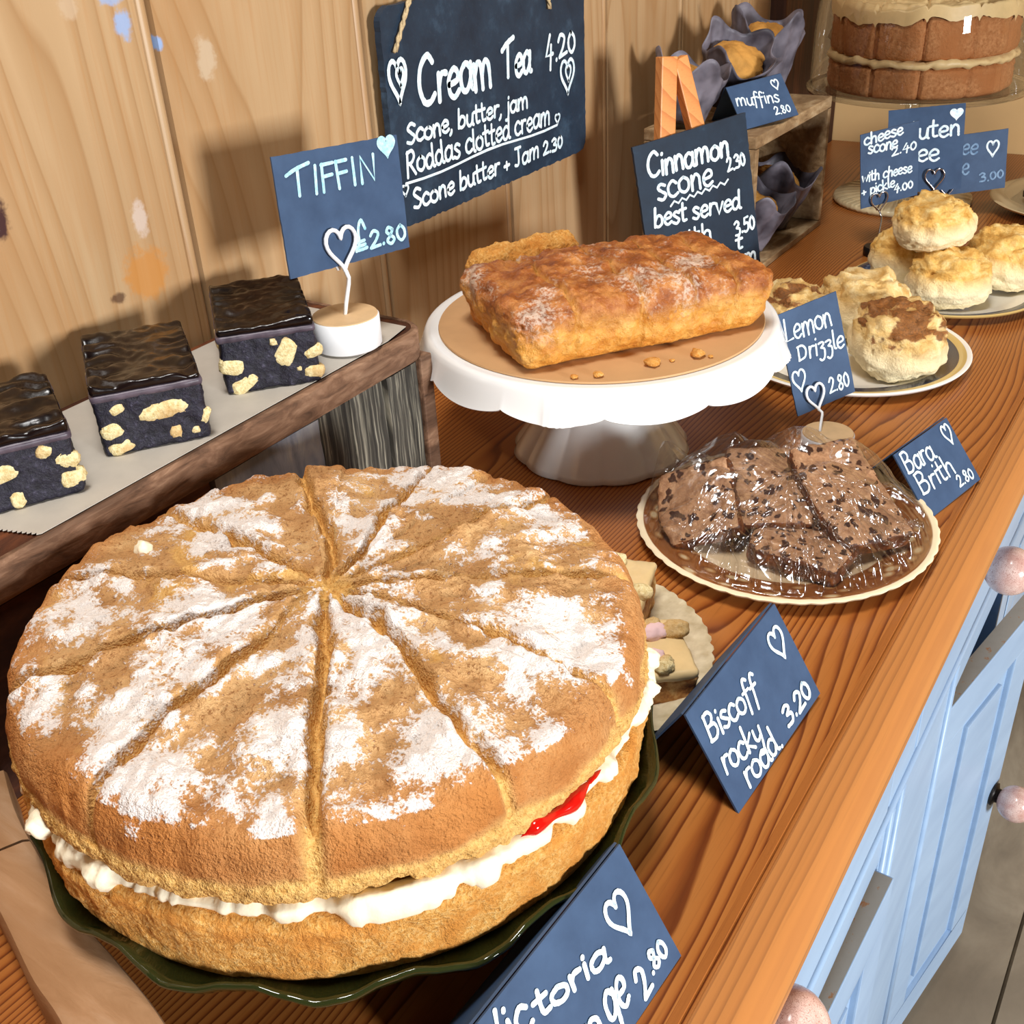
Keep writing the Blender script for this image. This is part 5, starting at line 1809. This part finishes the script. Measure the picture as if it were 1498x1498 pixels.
def muffin(seed, c, r, h, label, tilt=(0, 0), z0=0.159):
    t = thing('muffin', label, 'muffin', (c[0], c[1], z0), 'muffins in dark paper wraps')
    Mx = Matrix.Rotation(radians(tilt[0]), 3, 'X') @ Matrix.Rotation(radians(tilt[1]), 3, 'Y')
    I, IF = ico(4)
    V = []
    for p in I:
        q = Vector((p.x * r * 0.84, p.y * r * 0.84, p.z * h * 0.32 + h * 0.62))
        q += p * r * (0.12 * fbm(p, 2, 3, seed) + 0.05 * fbm(p, 7, 3, seed))
        V.append(q)
    # paper wrap: pleated tulip square with pointed flaps
    n = 96; rows = 14; PV = []; PF = []
    for k in range(rows + 1):
        s = k / rows
        for i in range(n):
            th = 2 * pi * i / n
            flap = 0.5 + 0.5 * cos(4 * th + seed)
            top = h * (0.84 + 0.30 * flap ** 1.6 + 0.06 * sin(3 * th + seed))
            rr = r * (0.70 + 0.36 * s) * (1 + 0.03 * sin(11 * th + seed)) + (0.16 * r * s * s * flap)
            rr *= 1 + 0.07 * (abs(noise.noise(Vector((cos(th) * 2.4 + seed, sin(th) * 2.4, s * 1.5)))) * 2 - 0.4) + (0.05 * noise.noise(Vector((th * 3, s * 5, seed))))
            PV.append(Vector((rr * cos(th), rr * sin(th), top * s)))
    for k in range(rows):
        for i in range(n):
            j = (i + 1) % n
            PF.append((k * n + i, k * n + j, (k + 1) * n + j, (k + 1) * n + i))
    PF.append(tuple(range(n))[::-1])
    allv = [Mx @ p for p in PV]
    lo = min(p.z for p in allv)
    off = Vector((c[0], c[1], z0 - lo))
    MB().add([Mx @ p + off for p in V], IF).build('muffin_top', M['muffin_crumb'], t)
    o = MB().add([p + off for p in allv], PF).build('paper_wrap', M['muffin_paper'], t)
    md = o.modifiers.new('thick', 'SOLIDIFY'); md.thickness = 0.0006; md.offset = 0


muffin(1, (0.070, 1.262), 0.038, 0.066, 'muffin in a dark wrap tipped beside the easel on top of the crate', (14, 24))
muffin(2, (0.078, 1.345), 0.040, 0.085, 'tall muffin in a dark wrap at the far end of the crate top', (0, 6))
muffin(3, (0.062, 1.160), 0.036, 0.060, 'muffin in a dark wrap on the crate top behind the chalkboard', (-8, 10))
muffin(4, (0.118, 1.225), 0.037, 0.062, 'muffin in a pale-creased wrap inside the crate next to the chalkboard', (0, 14), 0.009)
muffin(5, (0.110, 1.312), 0.040, 0.072, 'muffin with bright golden top inside the crate at its far end', (-6, 12), 0.009)


# ------------------------------------------------------------------ domed cake
def dome():
    c = (0.222, 1.53)
    t = thing('glass_cake_stand', 'clear glass pedestal stand with fluted foot holding the domed layer cake', 'cake stand', (c[0], c[1], 0))
    zp = 0.148
    V, F = lathe([(0, zp), (0.128, zp), (0.137, zp + 0.003), (0.1385, zp + 0.001), (0.137, zp - 0.004), (0.125, zp - 0.007), (0.03, zp - 0.008), (0, zp - 0.008)], 120, (c[0], c[1], 0))
    MB().add(V, F).build('plate', M['clear_glass'], t)
    V, F = lathe([(0.016, zp - 0.0085), (0.011, zp - 0.02), (0.010, 0.06), (0.013, 0.035), (0.022, 0.02), (0.04, 0.014)], 40, (c[0], c[1], 0))
    MB().add(V, F).build('stem', M['clear_glass'], t)
    V, F = lathe([(0.04, 0.014), (0.075, 0.009), (0.088, 0.007), (0.0905, 0.003), (0.088, 0.0005), (0.08, 0.0005)], 160, (c[0], c[1], 0), lambda r, z, th, k: (r, z + 0.0022 * abs(sin(32 * th)) * (1 if 0 < k < 4 else 0)))
    MB().add(V, F).build('foot', M['fluted_rim'], t)
    # cake
    k = thing('layer_cake', 'tall coffee-coloured layer cake with swirled icing under the glass dome', 'cake', (c[0], c[1], zp))
    R = 0.112

    def side(r, z, th, kk):
        u = (th * 12 / (2 * pi)) % 1.0
        cut = exp(-((u - 0.5) / 0.035) ** 2) if r > 0.09 else 0
        p = Vector((cos(th), sin(th), z * 9))
        return r * (1 + 0.012 * fbm(p, 4, 3, 1.0)) - 0.006 * cut, z

    for nm, z0, z1 in (('bottom_sponge', zp + 0.0006, zp + 0.036), ('top_sponge', zp + 0.045, zp + 0.094)):
        pr = [(0, z0), (R - 0.004, z0), (R - 0.001, z0 + 0.003)] + [(R + 0.001 * sin(q * 3), z0 + 0.003 + (z1 - z0 - 0.006) * q / 8) for q in range(1, 8)] + [(R - 0.001, z1 - 0.003), (R - 0.005, z1), (0, z1)]
        V, F = lathe(pr, 300, (c[0], c[1], 0), side)
        MB().add(V, F).build(nm, M['coffee_sponge'], k)

    def ic(r, z, th, kk):
        p = Vector((cos(th), sin(th), z * 12))
        return r * (1 + 0.02 * fbm(p, 5, 3, 5.0)), z + (0.004 * fbm(p, 6, 3, 6.0) if z > zp + 0.03 else 0)

    V, F = lathe([(0, zp + 0.0365), (R + 0.001, zp + 0.0365), (R + 0.004, zp + 0.0405), (R + 0.001, zp + 0.0445), (0, zp + 0.0445)], 300, (c[0], c[1], 0), ic)
    MB().add(V, F).build('icing_layer', M['coffee_icing'], k)
    V = []; F = []; n = 360; nr = 50
    for a in range(nr + 1):
        for i in range(n):
            th = 2 * pi * i / n; r = (R + 0.003) * (0.01 + 0.99 * min(1.0, a / (nr - 6)))
            z = zp + 0.104 + 0.004 * sin(r * 420 + th * 3) * (r / R) + 0.004 * fbm((r * cos(th), r * sin(th), 0), 40, 3, 4.0)
            u = (th * 12 / (2 * pi)) % 1.0
            z -= 0.006 * exp(-((u - 0.5) / 0.03) ** 2)
            if a > nr - 6:
                z -= 0.0022 * (a - nr + 6) + 0.004 * (0.5 + 0.5 * sin(12 * th + 1)) * (a - nr + 6) / 6
            V.append((c[0] + r * cos(th), c[1] + r * sin(th), z))
    for a in range(nr):
        for i in range(n):
            j = (i + 1) % n
            F.append((a * n + i, a * n + j, (a + 1) * n + j, (a + 1) * n + i))
    F.append(tuple(range(n)))
    MB().add(V, F).build('icing_top', M['coffee_icing'], k)
    # dome
    pr = [(0.1325, zp + 0.0035), (0.134, zp + 0.006), (0.134, zp + 0.03), (0.1335, zp + 0.06), (0.131, zp + 0.095), (0.123, zp + 0.13), (0.105, zp + 0.16), (0.075, zp + 0.18), (0.035, zp + 0.19), (0.012, zp + 0.192)]
    prs = catmull(pr, 5)
    V, F = lathe(prs, 120, (c[0], c[1], 0))
    d = thing('glass_dome', 'clear glass dome cover over the layer cake at the back', 'dome', (c[0], c[1], zp))
    MB().add(V, F).build('bell', M['clear_glass'], d)
    V, F = lathe([(0.012, zp + 0.192), (0.008, zp + 0.198), (0.014, zp + 0.208), (0.016, zp + 0.216), (0.01, zp + 0.224), (0, zp + 0.226)], 32, (c[0], c[1], 0))
    MB().add(V, F).build('knob', M['clear_glass'], d)


dome()


def right_plate():
    c = (0.447, 1.555)
    plate('serving_plate', 'cream-rimmed plate with dark wrapped cake at the right edge behind the scones', c, 0.117, 0.0, 'fluted_rim', 0.66, 0.02)
    I, IF = ico(4)
    V = []
    for p in I:
        q = Vector((p.x * 0.072, p.y * 0.072, max(p.z, -0.25) * 0.034))
        q += p * 0.008 * fbm(p, 3, 4, 2.0)
        V.append(q)
    lo = min(p.z for p in V)
    tag(MB().add([p + Vector((c[0], c[1], 0.0055 - lo)) for p in V], IF).build('dark_cake', M['dark_cake'], loc=(c[0], c[1], 0.0055)), 'dark fruit cake under clear film on the plate at the right edge', 'cake')
    V = []; F = []; n = 120; nr = 24
    for a in range(nr + 1):
        for i in range(n):
            th = 2 * pi * i / n; s = a / nr; r = 0.1 * (0.01 + 0.99 * s)
            z = 0.023 + 0.036 * max(0.0, 1 - s ** 2.4) + 0.0025 * abs(noise.noise(Vector((cos(th) * 6, sin(th) * 6, s * 4)))) * (1 if s < 0.98 else 0)
            V.append((c[0] + r * cos(th), c[1] + r * sin(th), z))
    for a in range(nr):
        for i in range(n):
            j = (i + 1) % n
            F.append((a * n + i, a * n + j, (a + 1) * n + j, (a + 1) * n + i))
    F.append(tuple(range(n)))
    tag(MB().add(V, F).build('cling_film', M['cling_film'], loc=(c[0], c[1], 0.02)), 'clear cling film over the dark cake at the right edge', 'cling film')


right_plate()


# ------------------------------------------------------------------ curved wooden rail at the lower left
def rail():
    t = thing('curved_wooden_rail', 'curved pale wooden rail with a dark joint lying at the lower left corner', 'wooden rail', (0.2, 0.18, 0))
    zt = 0.030
    # outer edge follows a gentle bow, inner edge a tighter one
    po = [(0.1365, 0.1995), (0.165, 0.1855), (0.1929, 0.1752), (0.2442, 0.1593), (0.2803, 0.1521), (0.3204, 0.1427), (0.38, 0.122), (0.44, 0.094)]
    pi_ = [(0.1335, 0.165), (0.155, 0.1585), (0.18, 0.1505), (0.2195, 0.1384), (0.2558, 0.126), (0.2852, 0.1189), (0.34, 0.098), (0.40, 0.07)]

    def along(P, s):
        q = catmull(P, 8); f = s * (len(q) - 1); k = min(int(f), len(q) - 2); f -= k
        return Vector(q[k]).lerp(Vector(q[k + 1]), f)

    outer = lambda s: along(po, s)
    inner = lambda s: along(pi_, s)

    def seg(s0, s1, name):
        N = 24; V = []; F = []
        for i in range(N + 1):
            s = s0 + (s1 - s0) * i / N
            o = outer(s); n_ = inner(s); d = (o - n_).normalized()
            pr = [(o, 0.0004), (o, zt - 0.004), (o - d * 0.0012, zt - 0.0012), (o - d * 0.004, zt), (n_ + d * 0.006, zt), (n_ + d * 0.0018, zt - 0.0018), (n_, zt - 0.006), (n_, 0.0004)]
            V += [Vector((p.x, p.y, z)) for p, z in pr]
        k = 8
        for i in range(N):
            for j in range(k): F.append((i * k + j, i * k + (j + 1) % k, (i + 1) * k + (j + 1) % k, (i + 1) * k + j))
        F += [tuple(range(k))[::-1], tuple(N * k + j for j in range(k))]
        MB().add(V, F).build(name, M['rail_wood'], t, angle=0.7)

    seg(0.0, 0.272, 'rail_section')
    seg(0.279, 1.0, 'rail_section')


rail()
